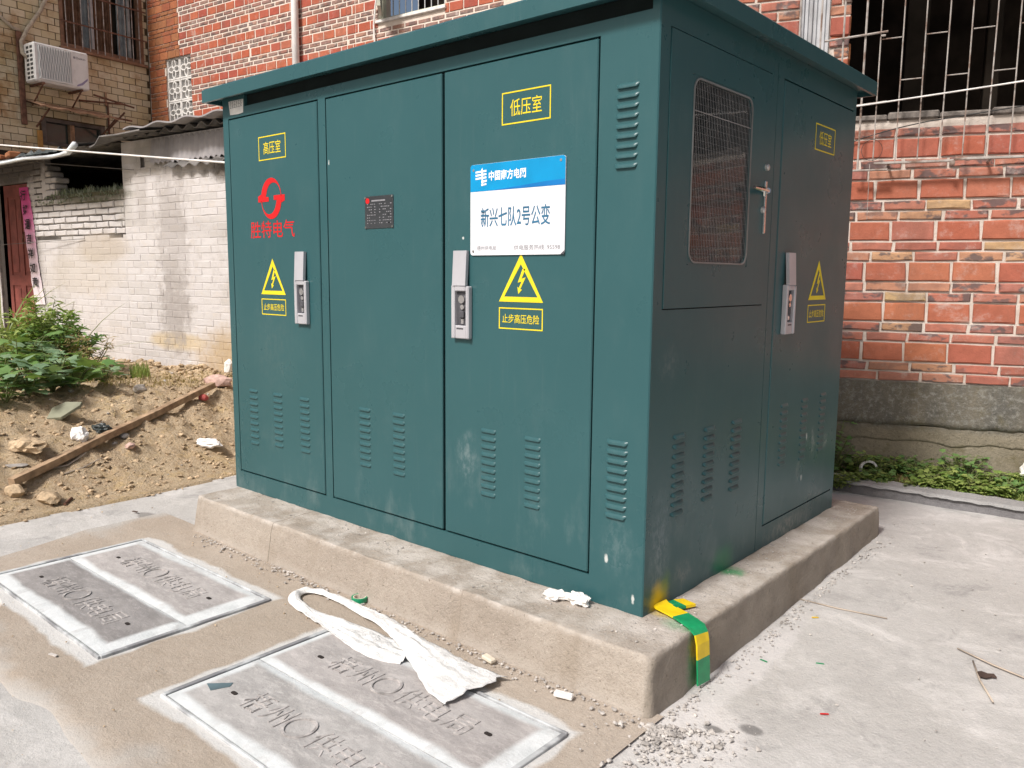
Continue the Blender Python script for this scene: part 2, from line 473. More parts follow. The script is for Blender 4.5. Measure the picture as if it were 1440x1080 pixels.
# cabinet paint
k = NT('teal_paint'); k.co(False)
c = k.mix(k.ramp(k.noise(1.3, 5, 0.6), 0.3, 0.7), (0.0285, 0.089, 0.098), (0.032, 0.096, 0.105))
dust = k.ramp(k.noise(5, 6, 0.7, st=(1, 1, 0.5), off=(3, 8, 2)), 0.5, 0.75, 0, 1)
sp = k.new('ShaderNodeSeparateXYZ'); k.l.new(k.co(), sp.inputs[0])
c = k.mix(k.math('MULTIPLY', dust, k.ramp(sp.outputs[2], 0.75, 0.2, 0.03, 0.22)), c, (0.34, 0.38, 0.37))
for (p, r0, r1, st, f, cc) in (((-0.835, 0, 0.63), 0.0, 0.075, (1, 1, 0.55), 0.22, (0.45, 0.5, 0.5)), ((-2.2, 0, 1.0), 0.02, 0.26, (1, 1, 0.7), 0.06, (0.3, 0.3, 0.26)),
                               ((-0.11, 0, 0.42), 0.0, 0.09, (1, 1, 0.5), 0.10, (0.45, 0.5, 0.5)), ((0, 0.1, 0.42), 0.0, 0.16, (1, 1.6, 0.6), 0.30, (0.42, 0.46, 0.5)),
                               ((0, 0.28, 0.28), 0.0, 0.10, (1, 1, 1.6), 0.30, (0.4, 0.38, 0.35)), ((0, 1.25, 0.23), 0.0, 0.16, (1, 0.45, 2.0), 0.5, (0.42, 0.38, 0.32)),
                               ((0, 0.13, 1.06), 0.0, 0.09, (1, 1, 1), 0.15, (0.4, 0.4, 0.4)), ((0, 1.33, 0.48), 0.0, 0.035, (1, 1, 0.6), 0.5, (0.42, 0.40, 0.36)),
                               ((0, 1.50, 0.60), 0.0, 0.03, (1, 1, 0.35), 0.5, (0.5, 0.5, 0.48)), ((0, 1.66, 0.56), 0.0, 0.03, (1, 1, 0.35), 0.4, (0.5, 0.5, 0.48)),
                               ((0, 0.105, 0.225), 0.01, 0.075, (1, 0.9, 0.85), 0.95, (0.62, 0.43, 0.01)), ((0, 0.145, 0.27), 0.0, 0.05, (1, 1, 0.8), 0.55, (0.10, 0.22, 0.02)),
                               ((0, 0.60, 0.23), 0.01, 0.09, (1, 0.7, 0.9), 0.6, (0.01, 0.20, 0.08))):
    paint = cc[2] < 0.1
    mk_ = ball(k, p, r0, r1, st, 0.06 if paint else 0.12)
    if not paint: mk_ = k.math('MULTIPLY', mk_, k.ramp(k.noise(38, 6, 0.75, st=(1, 1, 0.6), off=(p[0], 3, p[2])), 0.42, 0.62, 0.15, 1.0))
    c = k.mix(k.math('MULTIPLY', mk_, f), c, cc)
for (p, r, st) in (((-0.155, 0, 0.365), 0.010, (1, 1, 0.5)), ((-0.04, 0, 0.245), 0.008, (1, 1, 0.4)), ((-0.86, 0, 1.50), 0.007, (1, 1, 1)), ((-1.71, 0, 1.86), 0.006, (1, 1, 0.4)), ((0, 1.42, 0.62), 0.012, (1, 1, 0.5)), ((0, 1.38, 0.43), 0.010, (1, 1, 0.5))):
    c = k.mix(k.math('MULTIPLY', ball(k, p, r * 0.4, r, st, 0.012, 60), 0.8), c, (0.6, 0.62, 0.6))
c = k.mix(k.ramp(k.noise(7, 5, 0.7, st=(6, 6, 0.35), off=(2, 2, 2)), 0.56, 0.75, 0, 0.045), c, (0.30, 0.33, 0.32))
k.bump(k.noise(420, 2, 0.5), 0.06, 0.001)
k.bump(k.noise(1.6, 2, 0.5, off=(9, 3, 3)), 0.16, 0.04)
M['teal'] = k.fin(c, k.ramp(k.noise(3, 5, 0.6, off=(6, 6, 6)), 0.3, 0.8, 0.26, 0.40), 0.3)
M['dark'] = simple('dark_gap', (0.008, 0.014, 0.014), 0.8, 0.2)
M['yellow'] = simple('yellow_vinyl', (0.74, 0.60, 0.02), 0.45, 0.4, var=0.06)
M['red'] = simple('red_vinyl', (0.56, 0.008, 0.010), 0.45, 0.4, var=0.06)
M['white_plate'] = simple('white_enamel', (0.72, 0.73, 0.77), 0.25, 0.5, var=0.03)
M['blue_band'] = simple('blue_enamel', (0.0, 0.25, 0.52), 0.25, 0.5, var=0.12, scale=5)
M['blue_deep'] = simple('deep_blue_enamel', (0.005, 0.16, 0.45), 0.25, 0.5, var=0.1)
M['blue_ink'] = simple('blue_ink', (0.03, 0.14, 0.25), 0.5, 0.4)
M['grey_ink'] = simple('grey_ink', (0.22, 0.22, 0.24), 0.5, 0.4)
M['white_ink'] = simple('white_ink', (0.8, 0.82, 0.84), 0.5, 0.4, var=0.03)
M['plate_dark'] = simple('etched_plate', (0.055, 0.06, 0.066), 0.4, 0.5, metal=0.4)
M['lock_grey'] = simple('lock_grey', (0.47, 0.47, 0.50), 0.38, 0.5, metal=0.25, var=0.06)
M['lock_dark'] = simple('lock_dark', (0.07, 0.07, 0.08), 0.5, 0.4)
M['chrome'] = simple('chrome', (0.75, 0.75, 0.76), 0.16, 0.5, metal=1.0, var=0.03)
M['steel'] = simple('galvanised_steel', (0.55, 0.55, 0.54), 0.4, 0.5, metal=0.8, var=0.15, scale=20)
M['gasket'] = simple('grey_gasket', (0.17, 0.18, 0.18), 0.35, 0.5)
M['wire_grey'] = simple('grey_wire', (0.26, 0.26, 0.26), 0.5, 0.4)
M['paper'] = simple('paper', (0.7, 0.7, 0.68), 0.8, 0.2, var=0.08, scale=40)
M['bare_roof'] = M['teal']
k = NT('window_glass')
gl = k.new('ShaderNodeBsdfGlossy'); gl.inputs['Roughness'].default_value = 0.03; gl.inputs[0].default_value = (0.95, 0.95, 0.95, 1)
tr = k.new('ShaderNodeBsdfTransparent'); tr.inputs[0].default_value = (0.75, 0.8, 0.8, 1)
fr = k.new('ShaderNodeFresnel'); fr.inputs[0].default_value = 1.5
mx = k.new('ShaderNodeMixShader'); k.l.new(fr.outputs[0], mx.inputs[0]); k.l.new(tr.outputs[0], mx.inputs[1]); k.l.new(gl.outputs[0], mx.inputs[2])
k.l.new(mx.outputs[0], k.out.inputs[0]); M['glass'] = k.m
M['green_paint'] = simple('green_paint', (0.01, 0.26, 0.10), 0.4, 0.5, var=0.15, scale=20)
M['yellow_paint'] = simple('yellow_paint', (0.75, 0.53, 0.01), 0.4, 0.5, var=0.12, scale=20)

# trench covers: grey middle, white brushed rim (origin at the middle of each cover)
def cover_mat(name, x0, x1, y0, y1, grey):
    k = NT(name); k.co(False)
    c = k.mix(k.ramp(k.noise(3, 6, 0.7, st=(1, 2.2, 1)), 0.35, 0.65), grey, [x * 0.72 for x in grey])
    c = k.mix(k.ramp(k.noise(26, 6, 0.75, st=(0.5, 1.5, 1)), 0.45, 0.7, 0, 0.5), c, [min(1, x * 1.4) for x in grey])
    c = k.mix(k.ramp(k.noise(130, 4, 0.7), 0.55, 0.7, 0, 0.5), c, [x * 0.5 for x in grey])
    w = box_mask(k, x0, x1, y0, y1, 0.014, 0.05)
    w = k.math('MULTIPLY', k.math('SUBTRACT', 1.0, w), k.ramp(k.noise(6, 6, 0.7, st=(1.5, 0.7, 1), off=(8, 1, 1)), 0.28, 0.5, 0.35, 0.92))
    pn = k.mix(k.ramp(k.noise(9, 5, 0.7, off=(4, 4, 4)), 0.35, 0.7), (0.66, 0.685, 0.695), (0.54, 0.57, 0.58))
    c = k.mix(w, c, pn)
    k.bump(k.noise(60, 6, 0.75), 0.6, 0.006)
    return k.fin(c, 0.85, 0.3)
M['cover_a'] = cover_mat('cover_paint_wide', -0.525, 0.495, -0.105, 0.152, (0.30, 0.285, 0.28))
M['cover_b'] = cover_mat('cover_paint_narrow', -0.515, 0.480, -0.136, 0.136, (0.42, 0.395, 0.385))
M['cover_c'] = cover_mat('cover_paint_near', -0.510, 0.520, -0.128, 0.142, (0.43, 0.415, 0.405))
M['cover_text'] = simple('cover_relief', (0.37, 0.35, 0.34), 0.85, 0.3, var=0.35, scale=30, bump=0.8, bscale=80)
M['frame_paint'] = simple('white_frame_paint', (0.50, 0.52, 0.53), 0.6, 0.4, var=0.2, scale=14, dirt=((0.16, 0.16, 0.17), 3, 0.46, 0.60, 0.85))
M['slot'] = simple('slot_dark', (0.035, 0.03, 0.028), 0.9, 0.1)
M['bare_steel'] = simple('bare_blue_steel', (0.10, 0.15, 0.17), 0.6, 0.4, var=0.2)

# bricks
def brick_mat(name, stops, white=0.35, whitecol=(0.55, 0.50, 0.46), stripe=None, soot=0.0, wscale=9.0):
    k = NT(name)
    r = k.rnd()
    c = k.cramp(r, stops)
    c = k.mix(k.ramp(k.noise(14, 5, 0.7), 0.3, 0.72, 0, 0.55), c, k.mix(0.5, c, (0.10, 0.035, 0.02)))
    if stripe:
        s_ = k.ramp(k.noise(9, 3, 0.6, st=(1, 1, 1.6), rot=(0, radians(38), 0), off=(5, 5, 5)), 0.48, 0.57)
        s_ = k.math('MULTIPLY', s_, k.ramp(k.math('FRACT', k.math('MULTIPLY', r, 7.31)), 0.25, 0.4, 0.15, stripe))
        c = k.mix(s_, c, (0.105, 0.085, 0.085))
    c = k.mix(k.ramp(k.noise(wscale, 7, 0.75, off=(2, 9, 4)), 0.53, 0.70, 0, white), c, whitecol)
    c = k.mix(k.ramp(k.noise(150, 4, 0.7), 0.58, 0.72, 0, 0.5), c, (0.09, 0.04, 0.03))
    gp = k.new('ShaderNodeNewGeometry'); oc_ = k._co; k._co = gp.outputs['Position']
    c = k.mix(k.ramp(k.noise(1.5, 6, 0.7, st=(1.6, 1.6, 0.45), off=(3, 1, 0)), 0.48, 0.74, 0, 0.5), c, (0.12, 0.075, 0.06))
    c = k.mix(k.ramp(k.noise(2.6, 7, 0.75, st=(1, 1, 1.4), off=(7, 7, 1)), 0.56, 0.74, 0, 0.5), c, whitecol)
    k._co = oc_
    if soot: c = k.mix(k.ramp(k.noise(2.2, 5, 0.7, off=(0, 4, 0)), 0.5, 0.7, 0, soot), c, (0.08, 0.06, 0.05))
    k.bump(k.noise(70, 6, 0.75), 0.6, 0.005)
    return k.fin(c, 0.88, 0.25)
RED = [(0.0, (0.40, 0.115, 0.070)), (0.3, (0.44, 0.145, 0.085)), (0.55, (0.37, 0.11, 0.08)), (0.75, (0.46, 0.165, 0.085)), (1.0, (0.40, 0.15, 0.115))]
M['brick_tall'] = brick_mat('red_brick_face', RED, 0.28)
M['brick_thin'] = brick_mat('kiln_marked_brick', [(0.0, (0.41, 0.14, 0.10)), (0.35, (0.46, 0.19, 0.13)), (0.6, (0.39, 0.16, 0.13)), (0.9, (0.48, 0.24, 0.15)), (1.0, (0.52, 0.36, 0.19))], 0.40, stripe=0.85)
REDL = [(0.0, (0.42, 0.10, 0.055)), (0.35, (0.47, 0.14, 0.075)), (0.7, (0.39, 0.085, 0.06)), (1.0, (0.49, 0.17, 0.10))]
M['brick_far'] = brick_mat('orange_red_brick', REDL, 0.22)
M['brick_far_thin'] = brick_mat('dark_marked_brick', [(0.0, (0.34, 0.15, 0.115)), (0.4, (0.29, 0.185, 0.16)), (0.7, (0.40, 0.22, 0.16)), (1.0, (0.27, 0.20, 0.18))], 0.5, stripe=0.7)
M['brick_rough'] = brick_mat('weathered_brick', [(0.0, (0.34, 0.10, 0.05)), (0.5, (0.42, 0.16, 0.07)), (1.0, (0.30, 0.13, 0.06))], 0.2, (0.34, 0.24, 0.12), soot=0.5)
def mortar(name, a, b, d):
    k = NT(name); k.co(False)
    c = k.mix(k.ramp(k.noise(8, 6, 0.7), 0.35, 0.65), a, b)
    c = k.mix(k.ramp(k.noise(2.5, 6, 0.7, off=(3, 3, 3)), 0.52, 0.75, 0, 0.55), c, d)
    k.bump(k.noise(80, 6, 0.75), 1.0, 0.006)
    return k.fin(c, 0.92, 0.2)
M['mortar'] = mortar('white_mortar', (0.64, 0.57, 0.51), (0.54, 0.47, 0.41), (0.26, 0.21, 0.17))
M['mortar_far'] = mortar('pale_mortar', (0.70, 0.62, 0.55), (0.64, 0.55, 0.47), (0.48, 0.38, 0.29))
M['rough_render'] = mortar('rough_render', (0.30, 0.19, 0.12), (0.36, 0.26, 0.18), (0.12, 0.07, 0.045))
WHITE = [(0.0, (0.53, 0.505, 0.50)), (0.5, (0.56, 0.535, 0.53)), (1.0, (0.49, 0.465, 0.45))]

def white_extra(k, c):
    """rust, grime and moss marks and painted shade at their places on the hut wall (world coordinates)"""
    tc = k.new('ShaderNodeNewGeometry'); k._co = tc.outputs['Position']
    sp = k.new('ShaderNodeSeparateXYZ'); k.l.new(k._co, sp.inputs[0])
    def blob(x, z, rx, rz, col, f, wob=0.7):
        dx = k.math('DIVIDE', k.math('SUBTRACT', sp.outputs[0], x), rx); dz = k.math('DIVIDE', k.math('SUBTRACT', sp.outputs[2], z), rz)
        d = k.math('ADD', k.math('MULTIPLY', dx, dx), k.math('MULTIPLY', dz, dz))
        d = k.math('ADD', d, k.math('MULTIPLY', k.math('SUBTRACT', k.noise(8, 7, 0.78), 0.5), wob * 2))
        return k.mix(k.ramp(d, 1.3, 0.25, 0, f), c, col)
    c = k.mix(k.ramp(k.noise(1.9, 7, 0.75, st=(1, 1, 0.55), off=(4, 1, 9)), 0.50, 0.70, 0, 0.55), c, (0.36, 0.33, 0.30))
    c = k.mix(k.ramp(k.noise(9, 7, 0.8, off=(1, 5, 9)), 0.55, 0.70, 0, 0.45), c, (0.30, 0.26, 0.22))
    c = blob(-4.75, 0.55, 1.0, 0.42, (0.40, 0.29, 0.16), 0.85)
    c = blob(-6.0, 0.72, 0.45, 0.10, (0.52, 0.40, 0.22), 0.7)
    c = blob(-4.75, 2.24, 0.75, 0.13, (0.08, 0.065, 0.05), 0.9)  # moss together with shade painted below the grey panel
    c = blob(-5.98, 1.60, 0.26, 0.95, (0.33, 0.30, 0.285), 0.55, 2.6)
    c = blob(-8.95, 2.50, 0.95, 0.22, (0.07, 0.06, 0.05), 0.9)  # shadow under the awning above the door, painted as a dark patch
    c = blob(-6.0, 0.95, 0.26, 0.42, (0.31, 0.28, 0.265), 0.55, 2.6)
    c = blob(-6.45, 2.2, 0.12, 0.4, (0.38, 0.35, 0.33), 0.5)
    c = blob(-6.75, 2.1, 0.2, 0.3, (0.42, 0.40, 0.36), 0.4)
    c = blob(-7.2, 1.60, 0.55, 0.16, (0.40, 0.34, 0.27), 0.6)
    c = blob(-7.6, 1.35, 0.8, 0.25, (0.46, 0.41, 0.34), 0.4)
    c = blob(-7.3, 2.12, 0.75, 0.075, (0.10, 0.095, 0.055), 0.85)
    c = blob(-6.2, 2.45, 0.4, 0.2, (0.26, 0.24, 0.21), 0.6)
    return c
def white_mat(name, dark=False):
    k = NT(name)
    c = k.cramp(k.rnd(), WHITE)
    c = k.mix(k.ramp(k.noise(7, 6, 0.7), 0.5, 0.72, 0, 0.45), c, (0.52, 0.46, 0.40))
    c = k.mix(k.ramp(k.noise(60, 5, 0.75), 0.6, 0.72, 0, 0.5), c, (0.25, 0.21, 0.18))
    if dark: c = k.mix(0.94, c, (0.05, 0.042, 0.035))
    c = white_extra(k, c)
    k.bump(k.noise(30, 6, 0.75), 0.7, 0.006)
    return k.fin(c, 0.92, 0.2)
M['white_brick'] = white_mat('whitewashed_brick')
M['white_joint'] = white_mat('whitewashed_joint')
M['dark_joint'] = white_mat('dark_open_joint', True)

# wall tiles
k = NT('glazed_wall_tile')
c = k.cramp(k.rnd(), [(0.0, (0.56, 0.47, 0.30)), (0.4, (0.63, 0.55, 0.39)), (0.75, (0.52, 0.43, 0.25)), (1.0, (0.60, 0.54, 0.40))])
g = k.new('ShaderNodeNewGeometry'); k._co = g.outputs['Position']
c = k.mix(k.ramp(k.noise(1.3, 6, 0.7), 0.47, 0.7, 0, 0.85), c, (0.30, 0.155, 0.045))
c = k.mix(k.ramp(k.noise(1.7, 6, 0.75, off=(3, 3, 3)), 0.55, 0.75, 0, 0.6), c, (0.12, 0.075, 0.03))
k.bump(k.noise(50, 4, 0.7), 0.2, 0.003)
M['tile'] = k.fin(c, 0.38, 0.5)
M['grout'] = simple('dark_grout', (0.085, 0.055, 0.028), 0.9, 0.2, var=0.3)

M['interior'] = simple('dark_interior', (0.035, 0.028, 0.022), 0.9, 0.1, var=0.4, scale=2)
M['interior_warm'] = simple('dark_room_wall', (0.032, 0.024, 0.019), 0.9, 0.1, var=0.5, scale=2.5)  # very dark mottled tone for the room behind the grille
M['bar_white'] = simple('white_bar_paint', (0.36, 0.33, 0.305), 0.5, 0.4, var=0.15, scale=12, dirt=((0.15, 0.08, 0.05), 9, 0.44, 0.64, 0.85))
M['rusty'] = simple('rusty_iron', (0.15, 0.075, 0.05), 0.8, 0.3, var=0.4, scale=16, bump=0.5)
M['wood_frame'] = simple('brown_window_wood', (0.21, 0.115, 0.07), 0.6, 0.4, var=0.25, scale=14)
M['curtain'] = simple('brown_curtain', (0.16, 0.09, 0.055), 0.9, 0.1, var=0.3, scale=9)
M['curtain_grey'] = simple('grey_curtain', (0.32, 0.34, 0.34), 0.9, 0.1, var=0.2, scale=9)
M['ac_white'] = simple('ac_casing', (0.70, 0.70, 0.68), 0.5, 0.4, var=0.06, dirt=((0.4, 0.3, 0.2), 7, 0.55, 0.75, 0.4))
M['ac_grille'] = simple('ac_grille', (0.40, 0.42, 0.42), 0.5, 0.4, var=0.05)
M['ac_dark'] = simple('ac_dark', (0.05, 0.05, 0.05), 0.6, 0.3)
M['pvc'] = simple('white_pvc', (0.74, 0.72, 0.70), 0.4, 0.4, var=0.05)
M['hose'] = simple('wrapped_hose', (0.42, 0.36, 0.28), 0.8, 0.2, var=0.25, scale=20)
M['cement_white'] = simple('whitewashed_cement', (0.70, 0.68, 0.65), 0.9, 0.2, var=0.15, scale=12, bump=0.4)
M['casement'] = simple('pale_green_frame', (0.50, 0.52, 0.43), 0.5, 0.4, var=0.15)
M['dim_glass'] = simple('dim_window_glass', (0.035, 0.05, 0.045), 0.12, 0.6, var=0.3, scale=3)
M['asbestos'] = simple('grey_cement_sheet', (0.17, 0.16, 0.155), 0.9, 0.2, var=0.3, scale=6, bump=0.4, dirt=((0.05, 0.045, 0.04), 5, 0.5, 0.7, 0.7))
M['sheet_pale'] = simple('pale_corrugated_sheet', (0.29, 0.275, 0.28), 0.7, 0.3, var=0.15, scale=5)
M['tarp'] = simple('white_awning_sheet', (0.66, 0.70, 0.72), 0.5, 0.4, var=0.15, scale=5)
M['timber'] = simple('weathered_timber', (0.33, 0.205, 0.13), 0.85, 0.2, var=0.3, scale=20, bump=0.5)
M['door_red'] = simple('faded_red_door', (0.21, 0.062, 0.05), 0.6, 0.35, var=0.25, scale=6)
M['ink_black'] = simple('black_ink', (0.02, 0.018, 0.02), 0.7, 0.3)
k = NT('faded_pink_paper'); k.co(False)
sp = k.new('ShaderNodeSeparateXYZ'); k.l.new(k.co(), sp.inputs[0])
f = k.math('ADD', sp.outputs[2], k.math('MULTIPLY', k.noise(4, 5, 0.7), 0.5))
c = k.cramp(k.ramp(f, 0.25, 1.55), [(0.0, (0.70, 0.63, 0.66)), (0.45, (0.74, 0.56, 0.66)), (0.8, (0.70, 0.20, 0.42)), (1.0, (0.58, 0.07, 0.24))])
M['pink_paper'] = k.fin(c, 0.8, 0.2)
M['wire_white'] = simple('white_cable', (0.72, 0.70, 0.68), 0.5, 0.4)
M['wire_black'] = simple('black_cable', (0.02, 0.02, 0.02), 0.5, 0.4)
M['cloth'] = simple('white_woven_cloth', (0.66, 0.655, 0.645), 0.85, 0.2, var=0.07, scale=12, bump=0.7, bscale=11, bdist=0.03)
M['rag_white'] = simple('white_plastic_rag', (0.76, 0.74, 0.72), 0.6, 0.3, var=0.08, scale=16, bump=0.8, bscale=30, bdist=0.012)
M['rag_black'] = simple('black_plastic_rag', (0.03, 0.04, 0.04), 0.4, 0.5, var=0.3, bump=0.8, bscale=30, bdist=0.012)
M['rag_red'] = simple('red_rag', (0.45, 0.10, 0.09), 0.8, 0.2, var=0.2)
M['tape_green'] = simple('green_tape', (0.01, 0.24, 0.11), 0.35, 0.5)
M['card'] = simple('cream_core', (0.62, 0.56, 0.46), 0.85, 0.2, var=0.1, scale=20)
M['plank'] = simple('old_plank_wood', (0.34, 0.24, 0.155), 0.85, 0.2, var=0.3, scale=18, bump=0.6, dirt=((0.20, 0.11, 0.065), 5, 0.5, 0.7, 0.7))
M['tile_shard'] = simple('grey_green_tile', (0.21, 0.215, 0.155), 0.7, 0.3, var=0.15)
M['twig'] = simple('dry_twig', (0.40, 0.34, 0.28), 0.9, 0.2, var=0.2)
M['dead_leaf'] = simple('dead_leaf', (0.08, 0.055, 0.045), 0.8, 0.2, var=0.3)
def leaf_mat(name, a, b, rough=0.5, trans=0.25):
    k = NT(name)
    c = k.mix(k.rnd(), a, b)
    c = k.mix(k.ramp(k.noise(30, 3), 0.4, 0.7, 0, 0.3), c, [x * 0.6 for x in a])
    k.fin(c, rough, 0.4)
    t = k.new('ShaderNodeBsdfTranslucent'); k.put(t.inputs[0], k.mix(0.5, c, (0.35, 0.5, 0.05)))
    m = k.new('ShaderNodeMixShader'); m.inputs[0].default_value = trans
    k.l.new(k.b.outputs[0], m.inputs[1]); k.l.new(t.outputs[0], m.inputs[2]); k.l.new(m.outputs[0], k.out.inputs[0])
    return k.m
M['leaf'] = leaf_mat('broad_leaf', (0.11, 0.225, 0.065), (0.19, 0.31, 0.10))
M['leaf_fresh'] = leaf_mat('fresh_leaf', (0.17, 0.27, 0.06), (0.34, 0.40, 0.12))
M['leaf_grey'] = leaf_mat('greyish_leaf', (0.15, 0.26, 0.15), (0.24, 0.34, 0.20))
M['blade'] = leaf_mat('bamboo_blade', (0.13, 0.19, 0.045), (0.26, 0.27, 0.09))
M['grass'] = leaf_mat('weed_grass', (0.15, 0.23, 0.05), (0.30, 0.34, 0.11))
M['dry_grass'] = leaf_mat('dry_grass', (0.30, 0.20, 0.09), (0.42, 0.32, 0.17))
M['stem'] = simple('plant_stem', (0.14, 0.16, 0.06), 0.7, 0.3)
M['moss'] = leaf_mat('moss_grey', (0.16, 0.18, 0.12), (0.36, 0.40, 0.34))

# ------------------------------------------------------------------ ground
g = MB(); g.add([(-250, -250, -0.06), (250, -250, -0.06), (250, 250, -0.06), (-250, 250, -0.06)], [(0, 1, 2, 3)])
tag(g.build('ground', M['ground']), kind='structure')

def grid(x0, x1, y0, y1, st, fz):
    nx = max(1, round((x1 - x0) / st)); ny = max(1, round((y1 - y0) / st))
    vs = []; fs = []
    for j in range(ny + 1):
        for i in range(nx + 1):
            x = x0 + (x1 - x0) * i / nx; y = y0 + (y1 - y0) * j / ny
            vs.append((x, y, fz(x, y)))
    for j in range(ny):
        for i in range(nx):
            a = j * (nx + 1) + i
            fs.append((a, a + 1, a + nx + 2, a + nx + 1))
    m = MB(); m.add(vs, fs)
    return m
def pz(x, y):
    v = Vector((x, y, 0))
    return pave_z(x, y) + 0.004 * noise.noise(v * 1.3) + 0.0022 * noise.noise(v * 6) - 0.004
tag(grid(-3.9, 9.0, -7.0, 3.2, 0.06, pz).build('pavement', M['pave'], smooth=True), kind='structure')
tag(grid(-9.8, -3.4, -4.2, 1.75, 0.025, soil_z).build('soil_slope', M['soil'], smooth=True), kind='structure')

# mortar apron round the trench covers: a thin irregular sheet a few mm proud of the pavement
def apron_edge(x):
    """front edge of the apron"""
    return -1.50 + 0.10 * noise.noise(Vector((x * 1.3, 2.2, 0))) + 0.03 * noise.noise(Vector((x * 6, 5.2, 0))) + (0.24 * sstep(-1.6, -2.6, x))
HOLES = ((-2.625, -1.470, -1.215, -0.525), (-1.050, 0.055, -1.190, -0.500))
def hole_depth(x, y):
    return any(h[0] < x < h[1] and h[2] < y < h[3] for h in HOLES)
ap = MB()
xs = sorted(set([round(-3.02 + 0.04 * i, 3) for i in range(82)] + [h[k] for h in HOLES for k in (0, 1)]))
ys0 = [h[k] for h in HOLES for k in (2, 3)]
rows = 40
vid = {}
def av(x, t):
    xr = x
    y1_ = -0.235; y0_ = apron_edge(x)
    y = y0_ + (y1_ - y0_) * t
    return xr, y
cols_ = []
for i, x in enumerate(xs):
    y0_ = apron_edge(x)
    if x < -2.86: y0_ = max(y0_, -1.15 + 0.5 * (-2.86 - x) / 0.16)
    yy = [y0_, y0_ + 0.012] + [y for y in [-1.40, -1.35, -1.30, -1.215, -1.19, -1.10, -1.0, -0.9, -0.8, -0.7, -0.6, -0.525, -0.50, -0.42, -0.34] if True] + [-0.22]
    yy = [max(y, y0_ + 0.012) if n_ > 1 else y for n_, y in enumerate(yy)]
    cols_.append([(x, y, pz(x, y) + (0.008 + 0.003 * noise.noise(Vector((x * 7, y * 7, 0))) if n_ else -0.004)) for n_, y in enumerate(yy)])
for i, cc in enumerate(cols_): ap.v.extend(cc)
nr = len(cols_[0])
for i in range(len(cols_) - 1):
    for j in range(nr - 1):
        a = i * nr + j
        cx = (cols_[i][j][0] + cols_[i + 1][j][0]) / 2; cy = (cols_[i][j][1] + cols_[i][j + 1][1]) / 2
        if hole_depth(cx, cy): continue
        if abs(cols_[i][j][1] - cols_[i][j + 1][1]) < 1e-6 and abs(cols_[i + 1][j][1] - cols_[i + 1][j + 1][1]) < 1e-6: continue
        ap.f.append((a, a + nr, a + nr + 1, a + 1))
tag(ap.build('mortar_apron', M['apron'], smooth=True), kind='structure')

# ------------------------------------------------------------------ transformer cabinet
HP = 0.19
CX0, CY1 = -2.608, 1.828
cab = empty('transformer_cabinet', (-1.3, 0.91, HP), 0,
            'large teal steel transformer kiosk standing on the low concrete plinth', 'transformer kiosk')
cab_inv = Matrix.Translation((1.3, -0.91, -HP))
def cpart(mb, name, m, parent=None, smooth=False, kind=None):
    """a part of the cabinet, modelled in world coordinates"""
    o = mb.build(name, m, parent or cab, smooth)
    if parent is None: o.location = (1.3, -0.91, -HP)
    if kind: o['kind'] = kind
    return o
# side face helper: local (s, depth, z) -> x = -depth, y = s
SIDE = Matrix(((0, -1, 0, 0), (1, 0, 0, 0), (0, 0, 1, 0), (0, 0, 0, 1)))

fo = [(-2.556, -1.787, 0.286, 2.146), (-1.733, -0.9705, 0.287, 2.145), (-0.9705, -0.227, 0.287, 2.145)]
so = [(0.063, 0.850, 1.245, 2.149), (0.966, 1.790, 0.288, 2.153)]
b = MB()
b.box((CX0 + 0.018, 0.016, HP + 0.01), (-0.018, CY1 - 0.004, 2.249))
cpart(b, 'core', M['dark'])
b = MB()
b.sheet(CX0, -0.004, HP, 2.25, [fo[0], (-1.733, -0.227, 0.287, 2.145), (-2.40, -0.03, 2.192, 2.2505)], 0.0, 0.017)  # last slot added so the dark core stands for the eave shadow
b.sheet(0.004, CY1, HP, 2.25, so + [(0.9015, 0.9055, HP, 0.2875), (0.9015, 0.9055, 0.2875, 2.20)], 0.0, 0.017, SIDE)
b.add([(-0.004, 0, HP), (0, 0.004, HP), (0, 0.004, 2.25), (-0.004, 0, 2.25)], [(0, 1, 2, 3)])
b.add([(CX0, 0, HP), (CX0, CY1, HP), (CX0, CY1, 2.25), (CX0, 0, 2.25)], [(0, 3, 2, 1)])
b.add([(CX0, CY1, HP), (0, CY1, HP), (0, CY1, 2.25), (CX0, CY1, 2.25)], [(0, 3, 2, 1)])
b.add([(CX0, 0, HP + .001), (0, 0, HP + .001), (0, CY1, HP + .001), (CX0, CY1, HP + .001)], [(0, 1, 2, 3)])
cpart(b, 'shell', M['teal'])

# roof with a hanging lip
rx0, rx1, ry0, ry1 = CX0 - 0.070, 0.070, -0.075, CY1 + 0.065
b = MB()
b.add([(rx0, ry0, 2.290), (rx1, ry0, 2.290), (rx1, ry1, 2.290), (rx0, ry1, 2.290), (rx0 + .012, ry0 + .012, 2.300), (rx1 - .012, ry0 + .012, 2.300), (rx1 - .012, ry1 - .012, 2.300), (rx0 + .012, ry1 - .012, 2.300),
       ((rx0 + rx1) / 2 - 0.6, (ry0 + ry1) / 2, 2.40), ((rx0 + rx1) / 2 + 0.6, (ry0 + ry1) / 2, 2.40)],
      [(0, 1, 5, 4), (1, 2, 6, 5), (2, 3, 7, 6), (3, 0, 4, 7), (4, 5, 9, 8), (5, 6, 9), (6, 7, 8, 9), (7, 4, 8)])
b.add([(rx0, ry0, 2.290), (rx1, ry0, 2.290), (rx1, ry1, 2.290), (rx0, ry1, 2.290), (rx0, ry0, 2.230), (rx1, ry0, 2.230), (rx1, ry1, 2.230), (rx0, ry1, 2.230)],
      [(1, 0, 4, 5), (2, 1, 5, 6), (3, 2, 6, 7), (0, 3, 7, 4)])
t = 0.014
